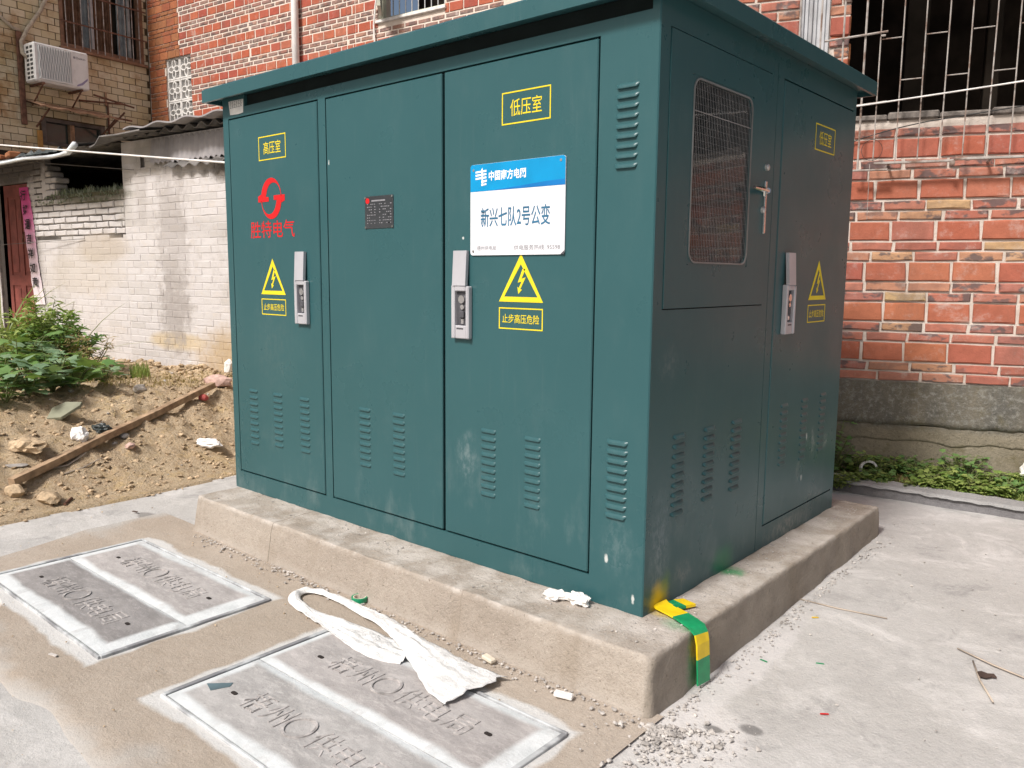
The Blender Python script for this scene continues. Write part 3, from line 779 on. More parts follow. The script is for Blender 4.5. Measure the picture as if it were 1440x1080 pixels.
b.add([(rx0, ry0, 2.230), (rx1, ry0, 2.230), (rx1, ry1, 2.230), (rx0, ry1, 2.230), (rx0 + t, ry0 + t, 2.230), (rx1 - t, ry0 + t, 2.230), (rx1 - t, ry1 - t, 2.230), (rx0 + t, ry1 - t, 2.230),
       (rx0 + t, ry0 + t, 2.2515), (rx1 - t, ry0 + t, 2.2515), (rx1 - t, ry1 - t, 2.2515), (rx0 + t, ry1 - t, 2.2515)],
      [(0, 4, 5, 1), (1, 5, 6, 2), (2, 6, 7, 3), (3, 7, 4, 0), (4, 8, 9, 5), (5, 9, 10, 6), (6, 10, 11, 7), (7, 11, 8, 4), (8, 11, 10, 9)])
cpart(b, 'roof', M['teal'])

# louvres: pressed hoods, open below
def louvre_mesh(w, h, d):
    nx = 12; prof = [(0.0, 0.0), (0.15, 0.40), (0.45, 0.74), (0.85, 1.0), (1.0, 0.92), (0.90, 0.0)]
    vs = []; fs = []
    for i in range(nx + 1):
        u = i / nx; x = -w / 2 + w * u
        e = min(1.0, min(u, 1 - u) / 0.13); e = sqrt(max(0, 1 - (1 - e) ** 2))
        for (t, q) in prof:
            vs.append((x, -d * q * e - 0.0006, h / 2 - h * t * (0.35 + 0.65 * e) - h * 0.12 * (1 - e)))
    n = len(prof)
    for i in range(nx):
        for j in range(n - 1):
            a = i * n + j
            fs.append((a, a + 1, a + n + 1, a + n))
    m = MB(); m.add(vs, fs)
    return m.mesh('louvre', M['teal'], True)
LV = louvre_mesh(0.088, 0.0175, 0.0078)
def louvres(parent, cx, ztop, zbot, n, side=False, w=1.0):
    for k in range(n):
        z = ztop - 0.013 + (zbot + 0.013 - (ztop - 0.013)) * k / (n - 1)
        o = inst('louvre', LV, parent)
        if side:
            o.location = (0.0, cx, z); o.rotation_euler = (0, 0, pi / 2)
        else:
            o.location = (cx, 0.0, z)
        o.scale = (w, 1, 1)
        if parent is cab: o.location = Vector(o.location) + Vector((1.3, -0.91, -HP))

def rrect(x0, x1, z0, z1, r, n=5):
    pts = []
    for (cx, cz, a0) in ((x1 - r, z1 - r, 0), (x0 + r, z1 - r, 90), (x0 + r, z0 + r, 180), (x1 - r, z0 + r, 270)):
        for k in range(n + 1):
            a = radians(a0 + 90 * k / n)
            pts.append((cx + r * cos(a), cz + r * sin(a)))
    return pts
def box_outline(b, x0, x1, z0, z1, w, y, Mx=None):
    o = [(x0, z0), (x1, z0), (x1, z1), (x0, z1)]; i = [(x0 + w, z0 + w), (x1 - w, z0 + w), (x1 - w, z1 - w), (x0 + w, z1 - w)]
    b.ring(o, i, y - 0.0008, y, Mx)

def danger_sign(parent, cx, z0, side=False):
    Mx = SIDE if side else None
    b = MB()
    w = 0.107; h = 0.178
    tri = [(cx - w, z0), (cx + w, z0), (cx, z0 + h)]
    cz = z0 + h * 0.36
    inn = [(cx - w * 0.76, z0 + 0.019), (cx + w * 0.76, z0 + 0.019), (cx, z0 + h - 0.038)]
    b.ring(tri, inn, -0.0012, -0.0003, Mx)
    bolt = [(0.008, 0.122), (-0.014, 0.072), (0.004, 0.076), (-0.009, 0.052), (-0.016, 0.056), (-0.011, 0.030), (0.006, 0.046), (-0.002, 0.048), (0.024, 0.092), (0.004, 0.086), (0.022, 0.122)]
    b.prism([(cx + x, z0 + z) for x, z in bolt], -0.0012, -0.0003, Mx)
    o = b.build('warning_triangle', M['yellow'], parent)
    b = MB()
    box_outline(b, cx - 0.107, cx + 0.107, z0 - 0.103, z0 - 0.022, 0.0045, -0.0003, Mx)
    text_into(b, '止步高压危险', cx - 0.090, cx + 0.090, z0 - 0.080, z0 - 0.046, -0.0009, 0.004, Mx)
    return o, b.build('danger_text_box', M['yellow'], parent)
def room_label(parent, txt, x0, x1, z0, z1, side=False):
    Mx = SIDE if side else None
    b = MB()
    box_outline(b, x0, x1, z0, z1, 0.0048, -0.0003, Mx)
    cx = (x0 + x1) / 2; cz = (z0 + z1) / 2
    text_into(b, txt, cx - 0.074, cx + 0.074, cz - 0.030, cz + 0.030, -0.0009, 0.002, Mx)
    return b.build('room_label', M['yellow'], parent)

def door_lock(parent, x0, ztop, side=False, mirror=False):
    """pressed grey lock: raised cover above, open housing with a cylinder below"""
    Mx = (SIDE if side else Matrix()) @ Matrix.Translation((x0, 0, ztop))
    if mirror: Mx = Mx @ Matrix.Translation((0.10, 0, 0)) @ Matrix.Scale(-1, 4, (1, 0, 0))
    b = MB()
    b.cbox((0.000, -0.022, -0.345), (0.020, 0, -0.135), 0.003, Mx)
    b.cbox((0.080, -0.024, -0.345), (0.098, 0, -0.138), 0.004, Mx)
    b.cbox((0.0205, -0.020, -0.345), (0.0795, 0, -0.293), 0.003, Mx)
    b.cbox((0.0205, -0.023, -0.158), (0.0795, 0, -0.1365), 0.003, Mx)
    b.cbox((0.0205, -0.006, -0.292), (0.0795, 0, -0.159), 0.001, Mx)
    o = b.build('door_lock', M['lock_grey'], parent)
    if mirror: solid_normals(o.data)
    if parent is cab: o.location = (1.3, -0.91, -HP)
    b = MB()
    b.add([(0.010, -0.018, 0), (0.082, -0.018, 0), (0.082, -0.026, -0.136), (0.010, -0.026, -0.136), (0.010, -0.003, 0), (0.082, -0.003, 0), (0.082, -0.012, -0.136), (0.010, -0.012, -0.136)],
          [(0, 3, 2, 1), (4, 5, 6, 7), (0, 1, 5, 4), (1, 2, 6, 5), (2, 3, 7, 6), (3, 0, 4, 7)], Mx)
    b.cbox((0.040, -0.019, -0.032), (0.052, -0.014, -0.020), 0.002, Mx)
    f = b.build('lock_flap', M['lock_grey'], o)
    if mirror: solid_normals(f.data)
    b = MB()
    b.tube([(0.052, -0.004, -0.19), (0.052, -0.017, -0.19)], 0.016, 14, M=Mx)
    b.build('lock_cylinder', M['chrome'], o)
    b = MB(); b.tube([(0.055, -0.004, -0.220), (0.055, -0.015, -0.220)], 0.010, 12, M=Mx)
    b.build('lock_knob', M['chrome'], o)
    b = MB()
    b.cbox((0.046, -0.0135, -0.286), (0.060, -0.0075, -0.266), 0.002, Mx)
    b.build('lock_latch', M['chrome'], o)
    b = MB()
    b.box((0.030, -0.0208, -0.308), (0.066, -0.0195, -0.302), Mx)
    b.box((0.0215, -0.0072, -0.2915), (0.0785, -0.0061, -0.1595), Mx)
    b.cbox((0.042, -0.0165, -0.262), (0.064, -0.0075, -0.236), 0.002, Mx)
    b.build('lock_slot', M['lock_dark'], o)
    return o

def door(x0, x1, z0, z1, gap=0.0070):
    b = MB()
    b.cbox((x0 + gap, -0.0025, z0 + gap), (x1 - gap, 0.014, z1 - gap), 0.0035)
    return cpart(b, 'door', M['teal'])
d1 = door(*fo[0]); d2 = door(*fo[1]); d3 = door(*fo[2])
off = -0.0025
for d, cols in ((d1, ((-2.400, .757, .452), (-2.176, .758, .470), (-1.945, .760, .474))), (d2, ((-1.481, .762, .480), (-1.250, .764, .477))), (d3, ((-0.720, .763, .482), (-0.496, .762, .478)))):
    for (cx, a, z) in cols: louvres(d, cx, a, z, 9, w=0.95)
louvres(cab, -0.121, 0.800, 0.514, 9); louvres(cab, -0.115, 1.984, 1.704, 9)
d1['label'] = 'left front door with the red emblem'
d2['label'] = 'middle front door with the small rating plate'
d3['label'] = 'front door under the blue and white name plaque'
for d in (d1, d3):
    pass
room_label(d1, '高压室', -2.278, -2.045, 1.911, 2.026).location.y = off
room_label(d3, '低压室', -0.660, -0.431, 1.904, 2.019).location.y = off
for (d, cx, z0) in ((d1, -2.186, 1.252), (d3, -0.561, 1.258)):
    for o in danger_sign(d, cx, z0): o.location.y = off
door_lock(cab, -1.978, 1.461).location.y += off
door_lock(cab, -0.906, 1.451).location.y += off

# maker's emblem and lettering
b = MB()
ex, ez = -2.180, 1.724
def half():
    o = [(0.088 * cos(radians(a)), 0.098 * sin(radians(a))) for a in range(4, 181, 8)]
    o += [(-0.088, 0.022), (-0.116, 0.012), (-0.116, -0.016), (-0.022, -0.016), (-0.022, 0.006), (-0.047, 0.008)]
    i = [(0.020 + 0.062 * cos(radians(a)) , 0.010 + 0.064 * sin(radians(a))) for a in range(165, -1, -11)]
    return o + i
h1 = half()
b.prism([(ex + x, ez + z + 0.002) for x, z in h1], -0.0012, -0.0003)
b.prism([(ex - x, ez - z - 0.002) for x, z in h1], -0.0012, -0.0003)
b.build('maker_emblem', M['red'], d1).location.y = off
b = MB()
text_into(b, '胜特电气', -2.374, -1.990, 1.533, 1.617, -0.0006, 0.004)
b.build('maker_lettering', M['red'], d1).location.y = off

# name plaque
b = MB(); b.prism(rrect(-0.814, -0.357, 1.432, 1.773, 0.012, 4), -0.0045, -0.0005)
plq = cpart(b, 'name_plaque', M['white_plate']); plq.location.y += off - 0.0015
b = MB(); b.prism([(-0.8135, 1.672), (-0.3575, 1.672), (-0.3575, 1.766), (-0.365, 1.7725), (-0.806, 1.7725), (-0.8135, 1.766)], -0.0052, -0.0046)
b.build('blue_band', M['blue_band'], plq)
b = MB(); b.prism([(-0.70, 1.6725), (-0.358, 1.6725), (-0.358, 1.692), (-0.44, 1.690)], -0.0056, -0.0052)
b.build('band_shade', M['blue_deep'], plq)
b = MB()
ex, ez = -0.756, 1.728
for (x0, x1, z0, z1) in ((-0.030, 0.026, 0.012, 0.019), (-0.030, 0.026, 0.000, 0.007), (-0.030, 0.026, -0.012, -0.005), (0.0, 0.028, -0.025, -0.017), (0.0, 0.026, -0.036, -0.030)):
    b.prism([(ex + x0, ez + z0), (ex + x1, ez + z0 + 0.003), (ex + x1, ez + z1 + 0.003), (ex + x0, ez + z1)], -0.0062, -0.0052)
b.prism([(ex + 0.002, ez - 0.036), (ex + 0.009, ez - 0.036), (ex + 0.006, ez + 0.030), (ex, ez + 0.026)], -0.0063, -0.0052)
text_into(b, '中国南方电网', -0.718, -0.536, 1.708, 1.745, -0.0058, 0.025)
b.build('grid_company_lettering', M['white_ink'], plq)
b = MB(); text_into(b, '新兴七队2号公变', -0.760, -0.422, 1.537, 1.610, -0.0052, 0.012)
b.build('site_name_lettering', M['blue_ink'], plq)
b = MB(); text_into(b, '梧州供电局', -0.778, -0.680, 1.450, 1.468, -0.0052)
b.build('bureau_lettering', M['grey_ink'], plq)
b = MB(); text_into(b, '供电服务热线: 95598', -0.592, -0.376, 1.449, 1.468, -0.0052)
b.build('hotline_lettering', M['grey_ink'], plq)
for (x, z) in ((-0.797, 1.752), (-0.377, 1.757), (-0.798, 1.447)):
    b = MB(); b.tube([(x, -0.0065, z), (x, -0.004, z)], 0.005, 10); b.build('screw', M['chrome'], plq)
b = MB(); b.prism([(-0.374, 1.432), (-0.357, 1.432), (-0.357, 1.446)], -0.006, -0.0046); b.build('dark_corner', M['lock_dark'], plq)  # dark triangle over the lower right corner of the plaque

# rating plate
b = MB(); b.cbox((-1.456, -0.003, 1.553), (-1.268, 0, 1.691), 0.001)
rp = cpart(b, 'rating_plate', M['plate_dark']); rp.location.y += off
b = MB(); b.prism(rrect(-1.449, -1.424, 1.660, 1.683, 0.010, 3), -0.0036, -0.003); b.build('red_mark', M['red'], rp)
b = MB()
for k in range(8):
    z = 1.655 - 0.0115 * k
    for (x0, n_) in ((-1.44, 5), (-1.36, 6), (-1.30, 2)):
        for q in range(n_):
            if random.random() < 0.55: b.box((x0 + q * 0.012, -0.0034, z), (x0 + q * 0.012 + U(0.005, 0.009), -0.003, z + 0.0035))
b.box((-1.41, -0.0034, 1.668), (-1.32, -0.003, 1.674))
b.build('etched_lines', M['grey_ink'], rp, kind='stuff')
for x in (-1.450, -1.274):
    for z in (1.559, 1.685):
        b = MB(); b.tube([(x, -0.006, z), (x, -0.002, z)], 0.005, 8); b.build('rivet', M['chrome'], rp)
# paper sticker under the roof edge
b = MB(); b.prism([(-2.547, 2.231), (-2.408, 2.229), (-2.412, 2.163), (-2.455, 2.160), (-2.534, 2.163)], -0.0015, -0.0004)
st_ = cpart(b, 'paper_sticker', M['paper'])
b = MB()
for k in range(5):
    for q in range(6): b.box((-2.535 + q * 0.02, -0.0019, 2.195 + k * 0.007), (-2.535 + q * 0.02 + U(.008, .016), -0.0016, 2.1985 + k * 0.007))
b.build('printed_lines', M['grey_ink'], st_, kind='stuff')

# side: window door, side door
b = MB()
W = (0.216, 0.688, 1.397, 2.032)
b.sheet(0.067, 0.846, 1.249, 2.145, [W], -0.0025, 0.016, SIDE)
o4 = [(0.067, 1.249), (0.846, 1.249), (0.846, 2.145), (0.067, 2.145)]
for k in range(4):
    (xa, za), (xb, zb) = o4[k], o4[(k + 1) % 4]
    b.add([(xa, -0.0025, za), (xb, -0.0025, zb), (xb, 0.014, zb), (xa, 0.014, za)], [(0, 3, 2, 1)], SIDE)
wd = cpart(b, 'window_door', M['teal'])
b = MB()
ni = 5
inner = rrect(0.226, 0.678, 1.407, 2.022, 0.042, ni)
ot = []
for (cx, cz, a0) in ((W[1], W[3], 0), (W[0], W[3], 90), (W[0], W[2], 180), (W[1], W[2], 270)):
    dx = 1 if a0 in (0, 270) else -1; dz = 1 if a0 in (0, 90) else -1
    for k in range(ni + 1):
        t_ = k / ni
        if a0 in (0, 180): p = (cx, cz - dz * 0.042 * (1 - 2 * t_)) if t_ < 0.5 else (cx - dx * 0.042 * (2 * t_ - 1), cz)
        else: p = (cx - dx * 0.042 * (1 - 2 * t_), cz) if t_ < 0.5 else (cx, cz - dz * 0.042 * (2 * t_ - 1))
        ot.append(p)
b.ring(ot, inner, -0.0015, 0.012, SIDE)
b.build('corner_infill', M['teal'], wd)
b = MB()
b.ring(rrect(0.2225, 0.6815, 1.4035, 2.0255, 0.044, 6), rrect(0.2285, 0.6755, 1.4095, 2.0195, 0.039, 6), -0.0055, -0.001, SIDE)
b.build('window_gasket', M['gasket'], wd)
b = MB(); b.add([(0.218, 0.006, 1.399), (0.686, 0.006, 1.399), (0.686, 0.006, 2.03), (0.218, 0.006, 2.03)], [(0, 1, 2, 3)], SIDE)
b.build('glass_pane', M['glass'], wd)
b = MB()
for k in range(38):
    s_ = 0.224 + 0.456 * (k + 0.5) / 38; b.tube([(s_, 0.0025, 1.400), (s_, 0.0025, 2.028)], 0.0007, 4, False, SIDE)
for k in range(26):
    z_ = 1.402 + 0.626 * (k + 0.5) / 26; b.tube([(0.218, 0.0035, z_), (0.686, 0.0035, z_)], 0.0003, 4, False, SIDE)
b.tube([(0.226, 0.001, 1.917), (0.678, 0.001, 1.917)], 0.0016, 5, False, SIDE)
b.build('wire_mesh', M['wire_grey'], wd, kind='stuff')
b = MB()
b.add([(0.216, 0.0, 1.397), (0.688, 0.0, 1.397), (0.688, 0.0, 2.032), (0.216, 0.0, 2.032), (0.216, 0.0155, 1.397), (0.688, 0.0155, 1.397), (0.688, 0.0155, 2.032), (0.216, 0.0155, 2.032)], [(4, 5, 6, 7)], SIDE)
b.build('window_back', M['dark'], wd)
# T handle and two catches
b = MB()
b.cbox((0.808, -0.012, 1.530), (0.826, 0, 1.735), 0.003, SIDE)
b.tube([(0.815, -0.004, 1.690), (0.790, -0.030, 1.694)], 0.011, 12, M=SIDE)
b.tube([(0.800, -0.028, 1.693), (0.735, -0.036, 1.694), (0.655, -0.036, 1.696)], [0.008, 0.011, 0.007], 10, M=SIDE)
b.tube([(0.745, -0.036, 1.694), (0.745, -0.036, 1.668)], 0.008, 8, M=SIDE)
b.build('door_handle', M['chrome'], wd)
for (s_, z_) in ((0.826, 1.788), (0.806, 1.622)):
    b = MB(); b.tube([(s_, 0, z_), (s_, -0.012, z_), (s_, -0.016, z_)], [0.014, 0.013, 0.007], 12, M=SIDE); b.build('catch', M['steel'], wd)
b = MB(); b.cbox((0.970, -0.0025, 0.293), (1.786, 0.014, 2.148), 0.0035, SIDE)
sd = cpart(b, 'side_door', M['teal'])
for (cx, a, z) in ((1.134, .814, .527), (1.368, .812, .514), (1.600, .813, .521)): louvres(sd, cx, a, z, 9, True, 0.95)
for (cx, a, z) in ((0.211, .810, .503), (0.440, .805, .512), (0.667, .803, .506)): louvres(cab, cx, a, z, 9, True, 0.97)
room_label(sd, '低压室', 1.321, 1.558, 1.917, 2.031, True).location.x = 0.0025
for o in danger_sign(sd, 1.450, 1.258, True): o.location.x = 0.0025
door_lock(cab, 1.047, 1.462, True).location.x += 0.0025

# ------------------------------------------------------------------ plinth
def plinth():
    lo = Vector((-2.585, -0.245, -0.03)); hi = Vector((0.182, 2.005, HP)); r = 0.017
    b = MB(); st = 0.045
    def knots(L, n):
        e = [0, 0.003, 0.007, 0.012, 0.019, 0.030, 0.045]
        m = max(1, round((L - 0.09) / (0.03 if L < 0.5 else 0.04)))
        return [x / L for x in e] + [(0.045 + (L - 0.09) * i / m) / L for i in range(1, m)] + [1 - x / L for x in e[::-1]]
    def face(o, u, v, nu, nv):
        vs = []; fs = []
        tu = knots(Vector(u).length, nu); tv = knots(Vector(v).length, nv); nu = len(tu) - 1; nv = len(tv) - 1
        for j in range(nv + 1):
            for i in range(nu + 1): vs.append(Vector(o) + Vector(u) * tu[i] + Vector(v) * tv[j])
        for j in range(nv):
            for i in range(nu):
                a = j * (nu + 1) + i; fs.append((a, a + 1, a + nu + 2, a + nu + 1))
        b.add(vs, fs)
    dx, dy, dz = hi - lo
    nx = int(dx / st); ny = int(dy / st); nz = 7
    face(lo, (dx, 0, 0), (0, 0, dz), nx, nz)
    face((hi.x, lo.y, lo.z), (0, dy, 0), (0, 0, dz), ny, nz)
    face((lo.x, hi.y, lo.z), (0, -dy, 0), (0, 0, dz), ny, nz)
    face((hi.x, hi.y, lo.z), (-dx, 0, 0), (0, 0, dz), nx, nz)
    # top: only a rim is seen, but it is a full sheet
    face((lo.x, lo.y, hi.z), (dx, 0, 0), (0, dy, 0), nx, ny)
    out = []
    for p in b.v:
        p = Vector(p)
        rr = r * (1.9 if (p.x > hi.x - 0.1 and p.y < lo.y + 0.1) else 1.0)
        q = Vector((max(lo.x + rr, min(hi.x - rr, p.x)), max(lo.y + rr, min(hi.y - rr, p.y)), min(hi.z - rr * 0.8, p.z)))
        dlt = p - q
        if dlt.length > 1e-6:
            n_ = dlt.normalized(); p = q + n_ * min(dlt.length, rr)
            amp = 0.006
            p = p + n_ * (amp * noise.noise(p * 5) + 0.004 * noise.noise(p * 21) + 0.003 * noise.noise(p * 55) - 0.012 * max(0, noise.noise(p * 9 + Vector((5, 1, 2))) - 0.25))
        elif p.z > hi.z - 0.001: p.z += 0.002 * noise.noise(p * 6) - 0.002
        k = 1 - max(0, p.z) / HP
        cxm = (lo.x + hi.x) / 2; cym = (lo.y + hi.y) / 2
        p.x += (0.014 if p.x > cxm else -0.01) * k * min(1, abs(p.x - cxm) / 1.3)
        p.y += (-0.028 if p.y < cym else 0.01) * k * min(1, abs(p.y - cym) / 1.1)
        out.append(tuple(p))
    b.v = out
    me = b.mesh('concrete_plinth', M['plinth'], True)
    bm = bmesh.new(); bm.from_mesh(me); bmesh.ops.remove_doubles(bm, verts=bm.verts[:], dist=0.0012)
    bmesh.ops.recalc_face_normals(bm, faces=bm.faces[:]); bm.to_mesh(me); bm.free()
    me.polygons.foreach_set('use_smooth', [True] * len(me.polygons))
    o = inst('concrete_plinth', me)
    return tag(o, 'low worn concrete plinth carrying the teal kiosk', 'plinth')
plinth()

# earth strap
gs = empty('earthing_strap', (0.1, 0.1, HP), 0, 'green and yellow painted metal earthing strap bent over the corner of the plinth', 'earthing strap')
path = [Vector(p) for p in ((0.004, 0.108, 0.214), (0.016, 0.106, 0.207), (0.06, 0.098, 0.2035), (0.10, 0.085, 0.203), (0.145, 0.066, 0.202), (0.180, 0.052, 0.198), (0.203, 0.045, 0.180), (0.211, 0.043, 0.150), (0.215, 0.042, 0.10), (0.218, 0.042, 0.055), (0.220, 0.042, 0.012))]
def strap_piece(a, c, m, nm):
    b = MB(); hw = 0.034; th = 0.006
    vs = []
    for i in range(a, c + 1):
        p = path[i]; t = (path[min(i + 1, len(path) - 1)] - path[max(i - 1, 0)]).normalized()
        side = Vector((0.36, 0.93, 0)).normalized() if i < 6 else Vector((0.12, 1, 0)).normalized()
        side = (side - t * side.dot(t)).normalized(); n_ = t.cross(side).normalized()
        if n_.z < -0.1 or (abs(n_.z) < 0.2 and n_.x < 0): n_ = -n_
        vs += [p - side * hw, p + side * hw, p + side * hw - n_ * th, p - side * hw - n_ * th]
    fs = []
    for i in range(c - a):
        for k in range(4):
            k2 = (k + 1) % 4
            fs.append((i * 4 + k, i * 4 + k2, i * 4 + 4 + k2, i * 4 + 4 + k))
    fs += [(0, 1, 2, 3), tuple((c - a) * 4 + q for q in (3, 2, 1, 0))]
    b.add([v - Vector((0.1, 0.1, HP)) for v in vs], fs)
    o = b.build(nm, m, gs); solid_normals(o.data)
strap_piece(0, 3, M['yellow_paint'], 'yellow_band'); strap_piece(3, 6, M['green_paint'], 'green_band'); strap_piece(6, 8, M['yellow_paint'], 'yellow_band'); strap_piece(8, 10, M['green_paint'], 'green_band')
for (p, m, nm) in ((((0.008, 0.140), (0.060, 0.126), (0.080, 0.160), (0.020, 0.178)), M['green_paint'], 'green_stub'), (((0.020, 0.180), (0.081, 0.162), (0.098, 0.198), (0.040, 0.212)), M['yellow_paint'], 'yellow_stub')):
    b = MB(); b.add([(x - 0.1, y - 0.1, 0.016) for x, y in p] + [(x - 0.1, y - 0.1, 0.006) for x, y in p], [(0, 1, 2, 3), (7, 6, 5, 4), (0, 4, 5, 1), (1, 5, 6, 2), (2, 6, 7, 3), (3, 7, 4, 0)])
    b.build(nm, m, gs)

# ------------------------------------------------------------------ cable trench covers
def trench_frame(x0, x1, y0, y1, label):
    cx, cy = (x0 + x1) / 2, (y0 + y1) / 2
    r = empty('cable_trench_surround', (cx, cy, 0.0), 0, label, 'trench surround', 'steel frames of the cable trench')
    ax, ay = (x1 - x0) / 2, (y1 - y0) / 2
    for nm, (a, c) in (('frame_bar', ((-ax - .004, -ay - .004), (ax + .004, -ay + .006))), ('frame_bar', ((-ax - .004, ay - .006), (ax + .004, ay + .004))),
                       ('frame_bar', ((-ax - .008, -ay + .0065), (-ax + .010, ay - .0065))), ('frame_bar', ((ax - .010, -ay + .0065), (ax + .008, ay - .0065)))):
        b = MB(); b.cbox((a[0], a[1], -0.02), (c[0], c[1], 0.0135), 0.002); b.build(nm, M['frame_paint'], r)
    b = MB(); b.add([(-ax, -ay, 0.0025), (ax, -ay, 0.0025), (ax, ay, 0.0025), (-ax, ay, 0.0025)], [(0, 1, 2, 3)]); b.build('trench_bed', M['slot'], r)  # dark plate stands in for the shade of the trench depth in the gaps
    return r
trench_frame(*HOLES[0], 'white painted steel trench frame set in the mortar, the one farther from the camera')
trench_frame(*HOLES[1], 'white painted steel trench frame set in the mortar, the one nearer the plinth corner')
def cover(x0, x1, y0, y1, m, label, tx=0.0):
    cx, cy = (x0 + x1) / 2, (y0 + y1) / 2
    hx, hy = (x1 - x0) / 2, (y1 - y0) / 2
    r = empty('trench_cover', (cx, cy, 0.0), 0, label, 'trench cover', 'cast concrete cable trench covers')
    nx, ny = 44, 14
    SL = ((-0.385, -0.02), (0.385, 0.015))
    b = MB(); vs = []; fs = []
    for j in range(ny + 1):
        for i in range(nx + 1):
            x = -hx + 2 * hx * i / nx; y = -hy + 2 * hy * j / ny
            e = min(hx - abs(x), hy - abs(y))
            vs.append((x, y, 0.0125 + 0.0012 * noise.noise(Vector((x * 8, y * 8, cx))) - (0.004 if e < 0.001 else 0)))
    for j in range(ny):
        for i in range(nx):
            a = j * (nx + 1) + i; fs.append((a, a + 1, a + nx + 2, a + nx + 1))
    n0 = len(vs)
    rim = [(-hx, -hy), (hx, -hy), (hx, hy), (-hx, hy)]
    vs += [(x, y, 0.0088) for x, y in rim] + [(x, y, 0.0028) for x, y in rim]
    for k in range(4): fs.append((n0 + k, n0 + 4 + k, n0 + 4 + (k + 1) % 4, n0 + (k + 1) % 4))
    b.add(vs, fs); b.build('slab', m, r, smooth=True)
    T = Matrix(((1, 0, 0, 0), (0, 0, 1, 0), (0, -1, 0, 0), (0, 0, 0, 1)))   # text plane xz -> xy, out of the face = up
    T = Matrix(((1, 0, 0, 0), (0, 0, 1, 0), (0, -1, 0, 0.0135), (0, 0, 0, 1)))
    for k, (ch, u) in enumerate((('梧', -0.275), ('州', -0.165), ('供', 0.065), ('电', 0.175), ('局', 0.285))):
        b = MB(); text_into(b, ch, tx + u - 0.046, tx + u + 0.046, -0.050, 0.050, 0.0, -0.010, T, 0.0020)
        b.build('raised_letter', M['cover_text'], r)
    b = MB()
    c0 = [(tx - 0.055 + 0.054 * cos(2 * pi * k / 28), 0.054 * sin(2 * pi * k / 28)) for k in range(28)]
    c1 = [(tx - 0.055 + 0.046 * cos(2 * pi * k / 28), 0.046 * sin(2 * pi * k / 28)) for k in range(28)]
    b.ring(c0, c1, -0.0035, 0.001, T)
    b.build('raised_circle', M['cover_text'], r)
    for (sx, sy) in SL:
        b = MB(); b.prism(rrect(sx - 0.014, sx + 0.014, sy - 0.007, sy + 0.007, 0.006, 3), -0.0012, 0.001, T); b.build('lifting_slot', M['slot'], r)
    return r
cover(-2.612, -1.482, -1.203, -0.8815, M['cover_a'], 'grey trench cover of the far frame, half nearer the camera, broad white painted rim')
cover(-2.612, -1.482, -0.8775, -0.537, M['cover_b'], 'pale trench cover of the far frame, half nearer the plinth')
cover(-1.037, 0.043, -1.178, -0.8475, M['cover_c'], 'trench cover at the bottom photo edge with a blue steel chip on it')
cover(-1.037, 0.043, -0.8435, -0.512, M['cover_b'], 'trench cover partly under the white cloth strip')
b = MB(); b.add([(-1.005, -1.06, 0.0142), (-0.955, -1.075, 0.0142), (-0.93, -1.02, 0.0142), (-0.945, -1.00, 0.0142), (-0.975, -1.03, 0.0142)], [(0, 1, 2, 3, 4)])
b.v += [(x, y, 0.0128) for x, y, z in b.v]; b.f += [(k, k + 5, (k + 1) % 5 + 5, (k + 1) % 5) for k in range(5)]
tag(b.build('steel_chip', M['bare_steel']), 'small blue grey steel chip lying on the white rim of the nearest trench cover', 'steel chip')

# ------------------------------------------------------------------ walls of the surroundings
class Frame:
    """a wall plane: s runs along it, z up, local -y looks out of the wall"""
    def __init__(f, e, n, k):
        f.e = Vector((*e, 0)); f.n = Vector((*n, 0)); f.k = k
        f.rz = atan2(e[1], e[0])
    def pt(f, s, z, out=0.0):
        return f.e * s + f.n * (f.k + out) + Vector((0, 0, z))
FR = Frame((0.93860, 0.34498), (0.34498, -0.93860), -2.98716)
FL = Frame((0.99357, 0.11320), (0.11320, -0.99357), -5.48186)
FW = Frame((0.99357, 0.11320), (0.11320, -0.99357), -2.05772)
FT = Frame((-0.11320, 0.99357), (0.99357, 0.11320), -11.43645)

def wall_root(name, F, sref, z, label, cat):
    return empty(name, F.pt(sref, z), F.rz, label, cat)

_bm = {}
def brick_mesh(w, h, d, m, key, c=0.006, var=4, rough=0.0025):
    k = (key, round(w, 3), round(h, 3))
    if k not in _bm:
        L_ = []
        for v in range(var):
            b = MB()
            W_, H_ = w / 2, h / 2
            fr = [(-W_ + c, 0, -H_ + c), (W_ - c, 0, -H_ + c), (W_ - c, 0, H_ - c), (-W_ + c, 0, H_ - c)]
            md = [(-W_, c, -H_), (W_, c, -H_), (W_, c, H_), (-W_, c, H_)]
            bk = [(x, d, z) for x, _, z in md]
            # a fifth point along top and bottom edges roughens the outline
            def j(p, s=1.0): return (p[0] + U(-rough, rough) * s, p[1] + U(-rough, rough) * 0.5 * s, p[2] + U(-rough, rough) * s)
            vs = [j(p) for p in fr] + [j(p) for p in md] + bk + [j((0, U(-0.001, 0.001), -H_ + c)), j((0, 0, H_ - c)), j((0, c, -H_)), j((0, c, H_))]
            fs = [(0, 12, 13, 3), (12, 1, 2, 13), (4, 14, 12, 0), (14, 5, 1, 12), (5, 6, 2, 1), (6, 15, 13, 2), (15, 7, 3, 13), (7, 4, 0, 3),
                  (4, 8, 9, 5, 14), (5, 9, 10, 6), (6, 10, 11, 7, 15), (7, 11, 8, 4)]
            b.add(vs, fs)
            L_.append(b.mesh('brick', m))
        _bm[k] = L_
    return random.choice(_bm[k])

